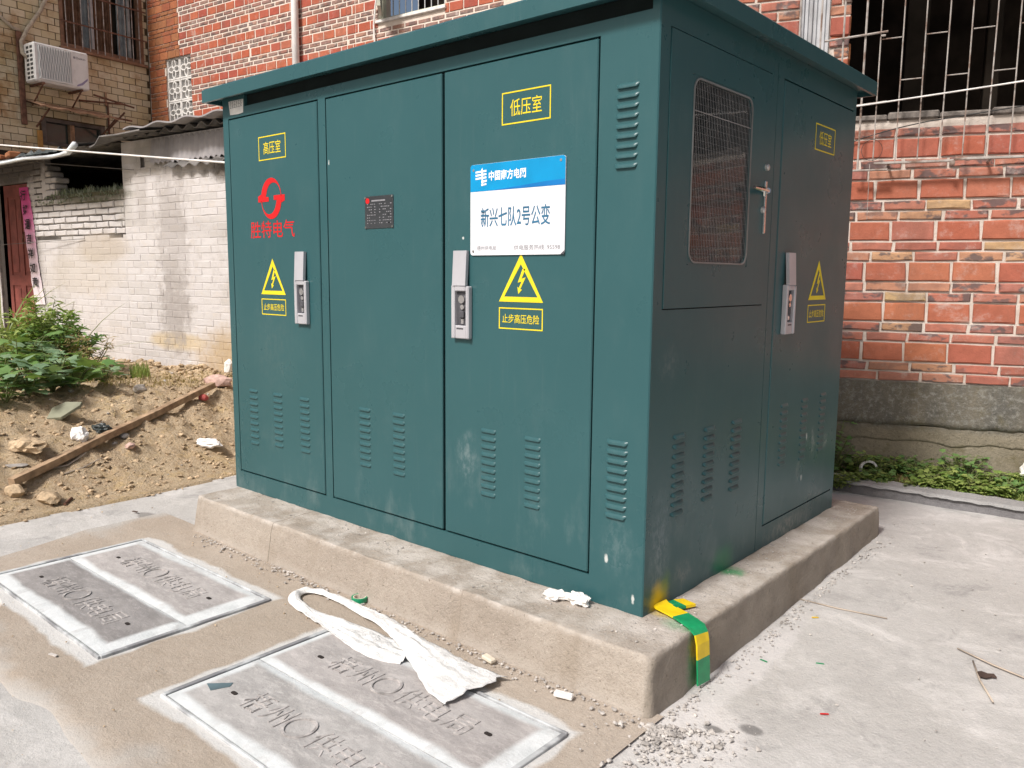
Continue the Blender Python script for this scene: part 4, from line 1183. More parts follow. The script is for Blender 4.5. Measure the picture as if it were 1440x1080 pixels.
def lay(root, F, sref, zref, pieces, name, limit=300, y0=0.0, jit=0.003, depth=0.03, stuffname=None, chamfer=0.006, rough=0.0025, minpx=0):
    """pieces: (s0, s1, z0, z1, material key, lift). The largest in view become parts, the rest one joined part."""
    seen = []; rest = []
    for p in pieces:
        c = F.pt((p[0] + p[1]) / 2, (p[2] + p[3]) / 2)
        q = project(c)
        vis = in_view(c)
        size = 0
        if vis: size = (p[1] - p[0]) * (p[3] - p[2]) * (FPX / q[2]) ** 2
        (seen if vis and max(p[1] - p[0], 0) * FPX / q[2] >= minpx else rest).append((size, p))
    seen.sort(key=lambda t: -t[0])
    rest += seen[limit:]; seen = seen[:limit]
    std = {}
    for _, p in seen:
        w = p[1] - p[0]; h = p[3] - p[2]
        wk = round(w / 0.012) * 0.012 if w > 0.02 else w
        me = brick_mesh(wk, round(h, 3), depth, M[p[4]], (name, p[4]), chamfer, 4, rough)
        o = inst(name, me, root, ((p[0] + p[1]) / 2 - sref, y0 - p[5] + U(-jit, jit), (p[2] + p[3]) / 2 - zref), (0, U(-0.006, 0.006), 0), (w / wk, 1, 1))
    bym = {}
    for _, p in rest: bym.setdefault(p[4], []).append(p)
    for mk, L_ in bym.items():
        b = MB()
        for p in L_:
            c = chamfer; yy = y0 - p[5] + U(-jit, jit)
            a0, a1, c0, c1 = p[0] - sref, p[1] - sref, p[2] - zref, p[3] - zref
            r_ = rough
            fr = [(a0 + c + U(-r_, r_), yy, c0 + c + U(-r_, r_)), (a1 - c + U(-r_, r_), yy, c0 + c + U(-r_, r_)), (a1 - c + U(-r_, r_), yy, c1 - c + U(-r_, r_)), (a0 + c + U(-r_, r_), yy, c1 - c + U(-r_, r_))]
            md = [(a0, yy + c, c0), (a1, yy + c, c0), (a1, yy + c, c1), (a0, yy + c, c1)]
            b.add(fr + md + [(x, yy + depth, z) for x, _, z in md], [(0, 1, 2, 3), (0, 4, 5, 1), (1, 5, 6, 2), (2, 6, 7, 3), (3, 7, 4, 0), (4, 8, 9, 5), (5, 9, 10, 6), (6, 10, 11, 7), (7, 11, 8, 4)])
        b.build(stuffname or (name + '_courses'), M[mk], root, kind='stuff')

def cut_holes(s0, s1, z0, z1, holes):
    """split the span s0..s1 at the holes it meets"""
    spans = [(s0, s1)]
    for h in holes:
        if z1 <= h[2] + 0.004 or z0 >= h[3] - 0.004: continue
        nx = []
        for a, b_ in spans:
            if b_ <= h[0] or a >= h[1]: nx.append((a, b_)); continue
            if a < h[0]: nx.append((a, h[0]))
            if b_ > h[1]: nx.append((h[1], b_))
        spans = nx
    return [(a, b_) for a, b_ in spans if b_ - a > 0.025]

def course(out, s0, s1, z0, z1, pitch, phase, joint, mat, holes=(), lift=0.0, breaks=()):
    seg = [s0] + [b_ for b_ in breaks if s0 < b_ < s1] + [s1]
    for a0, a1 in zip(seg, seg[1:]):
        k = math.floor((a0 - phase) / pitch)
        s = phase + k * pitch
        while s < a1:
            a = max(s + joint / 2, a0 + (0.006 if a0 != s0 else 0)); c = min(s + pitch - joint / 2, a1 - (0.006 if a1 != s1 else 0))
            dj = U(-0.003, 0.003)
            if c - a > 0.03:
                for (u, v) in cut_holes(a + dj, c + dj, z0, z1, holes):
                    out.append((u, v, z0, z1, mat() if callable(mat) else mat, lift))
            s += pitch

# ---- red brick house on the right
SR, ZR = 1.2, 0.07
house = wall_root('brick_house', FR, SR, ZR, 'red brick house with a barred dark opening over a brick parapet, right of the kiosk', 'house')
def P(mb, name, m, root, sref, zref, parent=None, smooth=False, kind=None):
    """wall part modelled in (s, y, z) of its wall frame"""
    o = mb.build(name, m, parent or root, smooth, kind=kind)
    if parent is None: o.location = (-sref, 0, -zref)
    return o
RP = lambda mb, name, m, parent=None, **k: P(mb, name, m, house, SR, ZR, parent, **k)
TOPR = 4.6
TOPH = 7.6
OPEN = [(0.600, 4.6, 2.325, TOPR + 0.1), (0.300, 0.485, 2.60, TOPR + 0.1)]
b = MB(); b.sheet(-1.50, 7.0, 0.70, TOPH, OPEN, 0.012, 0.22)
b.add([(-1.5, 0.012, 0), (-1.5, 4.2, 0), (-1.5, 4.2, TOPH), (-1.5, 0.012, TOPH), (7.0, 0.012, 0), (7.0, 4.2, 0), (7.0, 4.2, TOPH), (7.0, 0.012, TOPH)], [(0, 3, 2, 1), (4, 5, 6, 7), (3, 7, 6, 2), (1, 2, 6, 5)])
RP(b, 'wall', M['mortar'])
# rendered base with two uneven steps
def ragged(s0, s1, zf0, ztop, y, depth, st=0.022):
    zf = lambda q: zf0(q) + 0.009 * noise.noise(Vector((q * 13, 1, ztop))) + 0.006 * noise.noise(Vector((q * 41, 5, ztop)))
    b = MB(); n_ = int((s1 - s0) / st); vs = []; fs = []
    nz = 8
    for i in range(n_ + 1):
        s_ = s0 + (s1 - s0) * i / n_
        lo_ = zf(s_)
        for j in range(nz + 1):
            z_ = lo_ + (ztop - lo_) * j / nz
            vs.append((s_, y + 0.005 * noise.noise(Vector((s_ * 5, z_ * 7, y))) + 0.004 * noise.noise(Vector((s_ * 19, z_ * 23, y))) + 0.002 * noise.noise(Vector((s_ * 50, z_ * 50, y))), z_))
        vs.append((s_, y + depth, lo_))
    m_ = nz + 2
    for i in range(n_):
        for j in range(nz): fs.append((i * m_ + j, (i + 1) * m_ + j, (i + 1) * m_ + j + 1, i * m_ + j + 1))
        fs.append((i * m_, i * m_ + nz + 1, (i + 1) * m_ + nz + 1, (i + 1) * m_))
    b.add(vs, fs)
    return b
b = ragged(-1.5, 7.0, lambda s: 0.435 + 0.012 * noise.noise(Vector((s * 3, 0, 0))), 0.712, -0.002, 0.03)
RP(b, 'rendered_base', M['wall_base'], smooth=True)
b = ragged(-1.5, 7.0, lambda s: 0.328 + 0.022 * noise.noise(Vector((s * 4, 3, 0))), 0.4345, 0.004, 0.03)
RP(b, 'base_band', M['wall_base'], smooth=True)
b = ragged(-1.5, 7.0, lambda s: -0.12, 0.375, 0.007, 0.03)
RP(b, 'footing', M['wall_base'], smooth=True)
pcs = []
z = 0.7125
hR = [(0.600, 4.6, 2.325, TOPR + 0.1), (0.300, 0.485, 2.60, TOPR + 0.1)]
phT = [0.0105, 0.898, 1.017, 0.911, 0.805, 0.906]   # vertical joints of the tall courses, read upwards
phT = [1.030, 0.898, 1.017, 0.911, 0.805, 0.906, 1.02]
per = 0
while z < 5.6:
    for q in range(2):
        ph = phT[per % 7] + (0.02 if q else 0.13) + U(-0.03, 0.03)
        course(pcs, -1.49, 6.0, z + 0.0065 + U(-.001, .001), z + 0.0565, 0.2465, ph, 0.016, 'brick_thin', hR)
        z += 0.063
        if z > 2.32 and z < 2.34: pass
    course(pcs, -1.49, 6.0, z + 0.007, z + 0.1185, 0.2465, phT[per % 7], 0.017, 'brick_tall', hR)
    z += 0.1249; per += 1
lay(house, FR, SR, ZR, pcs, 'brick', 300, jit=0.004, rough=0.004)
# grey worn sill along the opening, jamb pieces, shutter and dark room
b = MB()
s_ = 0.60
while s_ < 4.6:
    w = U(0.16, 0.30)
    b.cbox((s_ + 0.004, -0.004 + U(-.008, .004), 2.326), (min(s_ + w, 4.6), 0.22, 2.365 + U(-0.006, 0.008)), 0.008); s_ += w
RP(b, 'sill', simple('worn_sill', (0.17, 0.15, 0.135), 0.95, 0.2, var=0.4, scale=18, bump=0.8, bscale=40, bdist=0.01))
b = MB()
zz = 2.37
for k in range(24):
    h_ = random.choice((0.055, 0.115)); b.cbox((0.487 + U(-.006, .004), 0.02 + U(-0.01, 0.01), zz), (0.600 + U(-0.02, 0.02), 0.20, zz + h_ - 0.012), 0.008); zz += h_
    if zz > TOPR - 0.1: break
RP(b, 'broken_jamb', M['brick_rough'])
b = MB()
for k in range(7):
    x = 0.305 + k * 0.0255; b.cbox((x, 0.05 + (0.008 if k % 2 else 0), 2.61), (x + 0.024, 0.07 + (0.008 if k % 2 else 0), TOPR), 0.004)
RP(b, 'metal_shutter', simple('grey_shutter', (0.42, 0.43, 0.45), 0.45, 0.5, metal=0.3, var=0.12))
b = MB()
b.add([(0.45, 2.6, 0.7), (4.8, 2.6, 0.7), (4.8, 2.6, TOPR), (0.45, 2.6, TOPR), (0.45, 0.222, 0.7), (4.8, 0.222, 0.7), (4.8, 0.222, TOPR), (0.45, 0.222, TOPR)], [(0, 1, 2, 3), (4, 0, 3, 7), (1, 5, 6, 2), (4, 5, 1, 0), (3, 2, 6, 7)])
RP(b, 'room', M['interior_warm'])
for (x, w, nm, z1) in ((1.62, 0.10, 'inner_post', 4.4), (2.35, 0.10, 'inner_post', 4.4), (1.05, 0.16, 'inner_post', 3.8)):
    b = MB(); b.cbox((x, 1.75, 0.7), (x + w, 1.87, z1), 0.006); RP(b, nm, M['interior'])
# window grille: uprights with staggered links, bottom rail
gr = empty('window_grille', (0, -0.10, 0), 0); gr.parent = house; gr.location = (0.77 - SR, -0.10, 2.06 - ZR)
def GP(b, nm, m=None): 
    o = b.build(nm, m or M['bar_white'], gr); o.location = (-0.77, 0, -2.06); return o
sb = 0.775
bars = []
while sb < 4.5: bars.append(sb); sb += 0.1212
for k, s_ in enumerate(bars):
    b = MB(); b.tube([(s_ + 0.002 * sin(k), 0, 2.068), (s_ + 0.004 * sin(k * 3), 0, 2.9), (s_ - 0.002, 0, TOPR - 0.15)], 0.0040, 6); GP(b, 'bar')
for k in range(len(bars) - 1):
    zz = (2.782 if k % 2 == 0 else 2.535) + 0.004 * k
    for dz in (0.0, 0.52, 1.04):
        if zz + dz > TOPR - 0.2: continue
        b = MB(); b.tube([(bars[k] + 0.006, 0, zz + dz), (bars[k + 1] - 0.006, 0, zz + dz + 0.004)], 0.0036, 6); GP(b, 'link')
b = MB(); b.cbox((0.78, -0.012, 2.050), (1.215, 0.012, 2.064), 0.002); GP(b, 'bottom_rail')
b = MB(); b.cbox((1.22, -0.014, 2.058), (4.5, 0.012, 2.073), 0.002); GP(b, 'bottom_rail')
b = MB(); b.cbox((1.195, -0.018, 2.030), (1.222, 0.008, 2.056), 0.002); GP(b, 'rail_bracket')
for s_ in (1.4, 2.6, 3.8, 0.86):
    b = MB(); b.cbox((s_, 0.0122, 2.05), (s_ + 0.014, 0.11, 2.064), 0.002); GP(b, 'rail_bracket')
# older grille at the left end
for (s_, z0_) in ((0.311, 2.62), (0.435, 2.60), (0.566, 2.5), (0.690, 2.02)):
    b = MB(); b.tube([(s_, 0, z0_), (s_ + 0.002, 0, TOPR - 0.15)], 0.0065, 6); GP(b, 'bar')
b = MB(); b.tube([(0.46, -0.014, 2.795), (0.812, -0.014, 2.822)], 0.0065, 6); GP(b, 'old_rail')
b = MB(); b.tube([(0.775, -0.012, 2.80), (0.80, -0.012, 2.80)], 0.006, 6); GP(b, 'old_rail')
b = MB(); b.tube([(0.60, -0.014, 2.398), (0.83, -0.014, 2.418)], 0.005, 6); GP(b, 'old_rail')
b = MB(); b.cbox((0.66, -0.01, 2.012), (0.86, 0.012, 2.024), 0.002); GP(b, 'old_rail')
b = MB(); b.tube([(0.758, -0.02, 2.05), (0.762, -0.02, 1.72)], 0.002, 5); GP(b, 'hanging_wire')
b = MB(); b.tube([(0.765 + 0.058 * cos(t_ * pi / 14), -0.016, 2.135 + 0.062 * sin(t_ * pi / 14)) for t_ in range(29)], 0.0017, 5, False)
o = b.build('wire_loop', M['wire_black'], None, loc=FR.pt(0, 0, 0.10)); o.rotation_euler = (0, 0, FR.rz)
tag(o, 'thin black wire loop hanging on the grille beside the kiosk roof', 'wire loop')

def cable(name, pts, r, m, label):
    pts = [Vector(p) for p in pts]
    c = pts[0]
    b = MB(); b.tube([p - c for p in pts], r, 6)
    o = b.build(name, M[m], None, smooth=True, loc=c)
    return tag(o, label, 'cable')
def sag(a, c, d, n=14):
    a = Vector(a); c = Vector(c)
    return [a.lerp(c, i / n) - Vector((0, 0, d * 4 * (i / n) * (1 - i / n))) for i in range(n + 1)]
cable('cable', sag(FR.pt(0.55, 2.386, 0.13), FR.pt(3.4, 2.69, 0.13), 0.012), 0.0052, 'wire_white', 'white cable strung across the bars of the right house')
cable('cable', sag(FR.pt(0.60, 2.185, 0.012), FR.pt(1.05, 2.295, 0.05), -0.012) + sag(FR.pt(1.06, 2.298, 0.05), FR.pt(3.4, 2.60, 0.115), 0.01), 0.0035, 'wire_black', 'black cable creeping over the brick parapet below the white one')

# ---- brick house behind, left
SL_, ZL = -8.5, 0.0
hl = wall_root('brick_house', FL, SL_, ZL, 'orange red brick house with lattice window and white downpipe, behind the kiosk roof', 'house')
LP = lambda mb, name, m, parent=None, **k: P(mb, name, m, hl, SL_, ZL, parent, **k)
LAT = (-10.985, -10.335, 3.725, 4.715)
WIN = (-6.40, -5.30, 4.555, 6.0)
TOPL = 6.9
b = MB(); b.sheet(-11.75, -0.8, 0.0, TOPL, [LAT, WIN], 0.007, 0.24)
b.add([(-11.44, 0.007, TOPL), (-0.8, 0.007, TOPL), (-0.8, 3, TOPL), (-11.44, 3, TOPL)], [(0, 1, 2, 3)])
LP(b, 'wall', M['mortar_far'])
pcs = []
z = 4.585 - 0.24 * 6
per = 0
while z < TOPL - 0.1:
    # z is the top of a tall course
    ph = -9.976 + (0.1075 if per % 2 else 0.0) + U(-0.01, 0.01)
    far = lambda: 'brick_far'
    brk = (-10.62, -8.93, -6.95, -6.80)
    course(pcs, -10.60, -4.4, z - 0.111, z - 0.009, 0.2155, ph, 0.017, 'brick_far', [LAT, WIN], 0, brk)
    course(pcs, -11.42, -10.61, z - 0.113, z - 0.004, 0.2155, ph + 0.04, 0.008, 'brick_rough', [LAT, WIN], 0.004)
    for q in range(2):
        zz = z + q * 0.0605
        course(pcs, -10.60, -4.4, zz + 0.009, zz + 0.0515, 0.2155, ph + (0.05 if q else 0.14) + U(-0.02, 0.02), 0.024, 'brick_far_thin', [LAT, WIN], 0, brk)
        course(pcs, -11.42, -10.61, zz + 0.005, zz + 0.0555, 0.2155, ph + 0.1 * q, 0.008, 'brick_rough', [LAT, WIN], 0.004)
    z += 0.240; per += 1
lay(hl, FL, SL_, ZL, pcs, 'brick', 300, jit=0.002, depth=0.02, chamfer=0.004, rough=0.002)
b = MB(); b.add([(-11.2, 0.8, 3.5), (-10.1, 0.8, 3.5), (-10.1, 0.8, 4.9), (-11.2, 0.8, 4.9)], [(0, 1, 2, 3)]); LP(b, 'room', M['interior'])
# lattice of breeze blocks
def breeze():
    b = MB(); w, h = 0.1585, 0.161
    b.ring([(-w, -h), (w, -h), (w, h), (-w, h)], [(-w + .020, -h + .020), (w - .020, -h + .020), (w - .020, h - .020), (-w + .020, h - .020)], -0.03, 0.05)
    for (cx, cz, rx, rz) in ((0, 0.076, 0.050, 0.066), (0, -0.076, 0.050, 0.066), (0.074, 0, 0.066, 0.050), (-0.074, 0, 0.066, 0.050)):
        o = [(cx + rx * cos(2 * pi * k / 18), cz + rz * sin(2 * pi * k / 18)) for k in range(18)]
        i_ = [(cx + (rx - .014) * cos(2 * pi * k / 18), cz + (rz - .014) * sin(2 * pi * k / 18)) for k in range(18)]
        b.ring(o, i_, -0.028 + 0.002 * (abs(cx) > 0), 0.045)
    me = b.mesh('breeze_block', M['cement_white'])
    return me
lw = empty('lattice_window', (0, 0, 0)); lw.parent = hl; lw.location = (-10.66 - SL_, 0.06, 3.725 - ZL)
bz = breeze()
for i in range(2):
    for j in range(3): inst('breeze_block', bz, lw, (-0.1625 + 0.325 * i, 0.0, 0.166 + 0.330 * j))
# downpipe
b = MB(); b.tube([(-7.86, -0.075, 3.0), (-7.86, -0.075, TOPL)], 0.050, 14)
LP(b, 'downpipe', M['pvc'], smooth=True)
# window with an open casement
wf = empty('window', (0, 0, 0)); wf.parent = hl; wf.location = (-5.85 - SL_, 0.0, 4.555 - ZL)
def WP(b, nm, m): o = b.build(nm, m, wf); o.location = (5.85, 0, -4.555); return o
b = MB(); b.add([(-6.5, 0.9, 4.4), (-5.2, 0.9, 4.4), (-5.2, 0.9, 6.2), (-6.5, 0.9, 6.2)], [(0, 1, 2, 3)]); WP(b, 'room', M['interior'])
b = MB(); b.cbox((-6.42, -0.03, 4.520), (-5.28, 0.2, 4.558), 0.005); WP(b, 'sill', M['cement_white'])
b = MB(); b.ring([(-6.40, 4.56), (-5.30, 4.56), (-5.30, 6.0), (-6.40, 6.0)], [(-6.35, 4.60), (-5.35, 4.60), (-5.35, 5.95), (-6.35, 5.95)], 0.06, 0.11); WP(b, 'frame', M['casement'])
for k in range(9):
    s_ = -6.25 + k * 0.105; b = MB(); b.tube([(s_, 0.13, 4.6), (s_, 0.13, 5.95)], 0.008, 6); WP(b, 'bar', M['steel'])
cs = empty('casement', (0, 0, 0)); cs.parent = wf; cs.location = (-6.36 + 5.85, 0.02, 0.03); cs.rotation_euler = (0, 0, radians(-50))
b = MB(); b.ring([(0, 0), (0.50, 0), (0.50, 1.3), (0, 1.3)], [(0.05, 0.05), (0.45, 0.05), (0.45, 1.25), (0.05, 1.25)], -0.02, 0.02); b.build('sash', M['casement'], cs)
b = MB(); b.box((0.048, -0.003, 0.048), (0.452, 0.003, 1.252)); b.build('pane', M['dim_glass'], cs)
# stay pipe
b = MB(); b.tube([(-6.42, -0.02, 4.05), (-6.44, -0.03, 4.5), (-6.40, -0.04, 4.72), (-6.28, -0.05, 5.2)], 0.012, 6); LP(b, 'thin_pipe', M['pvc'])

# ---- tiled building, far left
ST, ZT = 4.3, 0.0
ht = wall_root('tiled_building', FT, ST, ZT, 'old building clad in yellowish glazed tiles with barred window, far left', 'building')
TP = lambda mb, name, m, parent=None, **k: P(mb, name, m, ht, ST, ZT, parent, **k)
TW = (4.085, 5.395, 4.665, 6.3)
TS = (3.735, 4.690, 3.215, 3.60)
b = MB(); b.sheet(0.5, 5.492, 0.0, 6.9, [TW, TS], 0.006, 0.22)
b.add([(0.5, 0.006, 0), (0.5, 6, 0), (0.5, 6, 6.9), (0.5, 0.006, 6.9)], [(0, 3, 2, 1)])
TP(b, 'wall', M['grout'])
pcs = []
z = 2.7; k = 0
while z < 6.5:
    course(pcs, 1.9, 5.47, z + 0.004, z + 0.0975, 0.203, 3.0 + 0.1015 * (k % 2), 0.009, 'tile', [TW, TS])
    z += 0.1015; k += 1
lay(ht, FT, ST, ZT, pcs, 'wall_tile', 300, jit=0.0012, depth=0.012, chamfer=0.003, rough=0.001)
# barred window with curtains
tw = empty('barred_window', (0, 0, 0)); tw.parent = ht; tw.location = (4.74 - ST, 0, 4.665 - ZT)
def TWP(b, nm, m, **k): o = b.build(nm, m, tw, **k); o.location = (-4.74, 0, -4.665); return o
b = MB(); b.ring([(TW[0], TW[2]), (TW[1], TW[2]), (TW[1], TW[3]), (TW[0], TW[3])], [(TW[0] + .05, TW[2] + .06), (TW[1] - .05, TW[2] + .06), (TW[1] - .05, TW[3] - .05), (TW[0] + .05, TW[3] - .05)], -0.012, 0.12); TWP(b, 'frame', M['wood_frame'])
b = MB(); b.cbox((TW[0] - 0.03, -0.07, TW[2] - 0.045), (TW[1] + 0.03, 0.0, TW[2] - 0.002), 0.005); TWP(b, 'sill', M['wood_frame'])
def curtain(s0, s1, m, ph):
    b = MB(); vs = []; fs = []; n_ = 40
    for i in range(n_ + 1):
        s_ = s0 + (s1 - s0) * i / n_; y = 0.16 + 0.018 * sin(i * 1.15 + ph) + 0.008 * sin(i * 2.7)
        vs += [(s_, y, TW[2] + 0.05), (s_, y, TW[3])]
    for i in range(n_): fs.append((2 * i, 2 * i + 2, 2 * i + 3, 2 * i + 1))
    b.add(vs, fs); TWP(b, 'curtain', m, smooth=True)
curtain(TW[0] + 0.04, 4.50, M['curtain'], 0); curtain(4.50, 4.60, M['curtain_grey'], 1); curtain(4.64, 4.98, M['curtain'], 2); curtain(5.06, 5.20, M['curtain_grey'], 3)
b = MB(); b.box((TW[0], 0.22, TW[2]), (TW[1], 0.23, TW[3])); TWP(b, 'room', M['interior'])
b = MB(); b.cbox((4.605, 0.08, TW[2] + .06), (4.645, 0.12, TW[3]), 0.003); TWP(b, 'mullion', simple('aluminium_frame', (0.4, 0.4, 0.4), 0.4, 0.5, var=0.1))
b = MB(); b.cbox((5.20, 0.08, TW[2] + .06), (5.24, 0.12, TW[3]), 0.003); TWP(b, 'mullion', M['curtain_grey'])
for k in range(11):
    s_ = 4.155 + k * 0.115; b = MB(); b.tube([(s_, -0.05, TW[2] - 0.03), (s_, -0.05, TW[3])], 0.0075, 6); TWP(b, 'bar', M['bar_white'])
for z_ in (5.02, 5.46, 5.9):
    b = MB(); b.cbox((TW[0] - 0.02, -0.066, z_ - 0.011), (TW[1] + 0.03, -0.0585, z_ + 0.011), 0.002); TWP(b, 'cross_rail', M['rusty'])
# small lower window with a sagging awning
sw = empty('small_window', (0, 0, 0)); sw.parent = ht; sw.location = (4.2 - ST, 0, 3.215 - ZT)
def SWP(b, nm, m, **k): o = b.build(nm, m, sw, **k); o.location = (-4.2, 0, -3.215); return o
b = MB(); b.ring([(TS[0], TS[2]), (TS[1], TS[2]), (TS[1], TS[3]), (TS[0], TS[3])], [(TS[0] + .07, TS[2] + .045), (TS[1] - .07, TS[2] + .045), (TS[1] - .07, TS[3] - .05), (TS[0] + .07, TS[3] - .05)], 0.01, 0.12); SWP(b, 'frame', simple('grey_wood', (0.13, 0.11, 0.10), 0.8, 0.2, var=0.3))
b = MB(); b.cbox((4.155, 0.02, TS[2] + .045), (4.225, 0.10, TS[3] - .05), 0.004); SWP(b, 'mullion', M['timber'])
b = MB(); b.box((TS[0] + .07, 0.09, TS[2] + .045), (4.154, 0.094, TS[3] - .05)); SWP(b, 'pane', M['dim_glass'])
b = MB(); b.box((4.226, 0.07, TS[2] + .045), (TS[1] - .07, 0.074, TS[3] - .05)); SWP(b, 'pane', M['dim_glass'])
b = MB(); b.box((TS[0], 0.2, TS[2]), (TS[1], 0.21, TS[3])); SWP(b, 'room', M['interior'])
aw = empty('window_awning', (0, 0, 0)); aw.parent = ht; aw.location = (4.1 - ST, 0, 3.7 - ZT)
def AWP(b, nm, m, **k): o = b.build(nm, m, aw, **k); o.location = (-4.1, 0, -3.7); return o
b = MB(); vs = []; fs = []
for i in range(13):
    s_ = 3.52 + 1.15 * i / 12; d_ = 0.015 * sin(i * 1.9)
    vs += [(s_, -0.01, 3.80 + d_ * .3), (s_, -0.42, 3.685 - 0.0 * i + d_), (s_, -0.42, 3.662 + d_), (s_, -0.01, 3.775)]
for i in range(12):
    for k in range(4): fs.append((i * 4 + k, i * 4 + 4 + k, i * 4 + 4 + (k + 1) % 4, i * 4 + (k + 1) % 4))
b.add(vs, fs); AWP(b, 'sheet', M['timber'])
for (a, c) in (((3.66, -0.01, 3.45), (3.66, -0.40, 3.66)), ((4.62, -0.01, 3.45), (4.62, -0.42, 3.66)), ((4.30, -0.01, 3.93), (5.02, -0.03, 3.99)), ((4.72, -0.01, 3.55), (4.82, -0.34, 3.80)), ((4.60, -0.38, 3.69), (4.92, -0.36, 3.69)), ((4.35, -0.34, 3.98), (4.98, -0.34, 3.90)), ((4.74, -0.02, 3.30), (4.74, -0.02, 3.98))):
    b = MB(); b.tube([a, c], 0.014, 6); AWP(b, 'bracket', M['rusty'])
b = MB(); b.cbox((4.70, -0.03, 3.92), (4.73, -0.006, 4.12), 0.003); AWP(b, 'peg', M['timber'])
b = MB(); b.cbox((3.655, -0.035, 3.16), (3.725, -0.008, 3.40), 0.004); TP(b, 'plank_edge', simple('orange_plank', (0.40, 0.22, 0.07), 0.8, 0.2, var=0.2))
b = MB(); b.cbox((3.45, -0.05, 3.45), (3.52, -0.006, 4.72), 0.004); TP(b, 'corner_strip', M['rusty'])
# hose of the air conditioner
b = MB(); b.tube([(4.0, -0.06, 5.9), (3.93, -0.05, 5.35), (3.80, -0.05, 5.08), (3.60, -0.05, 4.78), (3.50, -0.06, 4.58), (3.485, -0.10, 4.42), (3.54, -0.18, 4.33)], 0.027, 10)
TP(b, 'wrapped_hose', M['hose'], smooth=True)
b = MB(); b.tube([(3.0, -0.03, 5.1), (3.30, -0.03, 4.83), (3.42, -0.03, 4.75), (3.50, -0.03, 4.74)], 0.022, 8); TP(b, 'short_hose', M['hose'], smooth=True)

# air conditioner
ac = empty('air_conditioner', FT.pt(3.90, 4.02, 0.22), FT.rz, 'white split air conditioner outdoor unit hung on the tiled wall', 'air conditioner')
AW, AH, AD = 0.39, 0.53, 0.14
b = MB(); b.cbox((-AW, -AD, 0), (AW, AD, AH), 0.02); b.build('casing', M['ac_white'], ac)
b = MB(); b.cbox((-AW + 0.06, -AD - 0.008, 0.045), (0.13, -AD + 0.001, AH - 0.035), 0.004); b.build('fan_panel', M['ac_grille'], ac)
b = MB()
for k in range(24):
    x = -AW + 0.075 + k * 0.0183
    b.tube([(x + 0.006 * sin(j * 1.0 + (k % 2) * pi), -AD - 0.012, 0.05 + (AH - 0.09) * j / 12) for j in range(13)], 0.0042, 4, False)
b.build('wire_guard', M['ac_white'], ac, kind='stuff')
b = MB(); b.cbox((-AW + 0.05, -AD - 0.022, 0.035), (0.14, -AD - 0.0135, 0.05), 0.002); b.build('guard_edge', M['ac_white'], ac)
for i in range(2):
    for j in range(8):
        b = MB(); b.box((-AW - 0.002, -AD + 0.03 + i * 0.10, 0.04 + j * 0.058), (-AW + 0.001, -AD + 0.10 + i * 0.10, 0.075 + j * 0.058)); b.build('side_vent', M['ac_dark'], ac)
b = MB(); b.box((0.165, -AD - 0.0015, AH - 0.115), (0.19, -AD, AH - 0.085)); text_into(b, 'Daikin', 0.20, 0.34, AH - 0.115, AH - 0.085, -AD - 0.001, 0.02)
b.build('maker_lettering', M['grey_ink'], ac)
b = MB(); b.prism([(0.20, 0.03), (0.28, 0.06), (0.36, 0.14), (0.36, 0.17), (0.27, 0.09), (0.20, 0.05)], -AD - 0.0012, -AD); b.build('printed_stripe', simple('violet_print', (0.25, 0.22, 0.35), 0.5, 0.4), ac)
for x in (-0.28, 0.26):
    b = MB(); b.cbox((x - 0.016, -AD - 0.02, -0.03), (x + 0.016, AD + 0.075, -0.001), 0.003); b.tube([(x, -AD, -0.02), (x, AD + 0.07, -0.28)], 0.012, 6); b.build('bracket', M['rusty'], ac)

# ---- whitewashed brick hut, front left
SW_, ZW = -6.3, 0.40
hut = wall_root('brick_hut', FW, SW_, ZW, 'low whitewashed brick hut with a dark gap under its roof, left of the kiosk', 'hut')
HPT = lambda mb, name, m, parent=None, **k: P(mb, name, m, hut, SW_, ZW, parent, **k)
GAP = (-8.03, -6.560, 2.165, 2.80)
DOOR = (-9.22, -8.44, 0.30, 2.34)
b = MB(); b.sheet(-11.0, -3.7, -0.2, 2.60, [(GAP[0], GAP[1], GAP[2], 2.7), DOOR, (-6.245, -6.175, 2.345, 2.455)], 0.0055, 0.06)
b.add([(-3.7, 0.0055, -0.2), (-3.7, 3.3, -0.2), (-3.7, 3.3, 2.6), (-3.7, 0.0055, 2.6)], [(0, 1, 2, 3)])
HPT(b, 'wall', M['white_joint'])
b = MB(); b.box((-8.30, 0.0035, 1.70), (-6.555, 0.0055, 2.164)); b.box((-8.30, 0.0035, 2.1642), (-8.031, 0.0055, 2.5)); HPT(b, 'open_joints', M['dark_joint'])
pcs = []; low = []; z = 0.15; k = 0
holes = [GAP, DOOR, (-6.245, -6.175, 2.345, 2.455)]
while z < 2.56:
    lowwall = z > 1.705
    course(low if lowwall else pcs, -10.9, -6.556, z + (0.0055 if lowwall else 0.003), z + (0.0595 if lowwall else 0.063), 0.236, -7.9 + (0.118 if k % 2 else 0) + U(-0.012, 0.012), 0.013 if lowwall else 0.006, 'white_brick', holes, 0.004 if lowwall else -0.0030)
    course(pcs, -6.552, -3.72, z + 0.003, z + 0.063, 0.242, -6.55 + (0.121 if k % 2 else 0) + U(-0.02, 0.02), 0.006, 'white_brick', holes, -0.0025)
    z += 0.066; k += 1
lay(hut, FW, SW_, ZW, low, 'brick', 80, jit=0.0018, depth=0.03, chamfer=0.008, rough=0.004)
lay(hut, FW, SW_, ZW, pcs, 'brick', 200, jit=0.0014, depth=0.03, chamfer=0.003, rough=0.003, stuffname='far_courses')
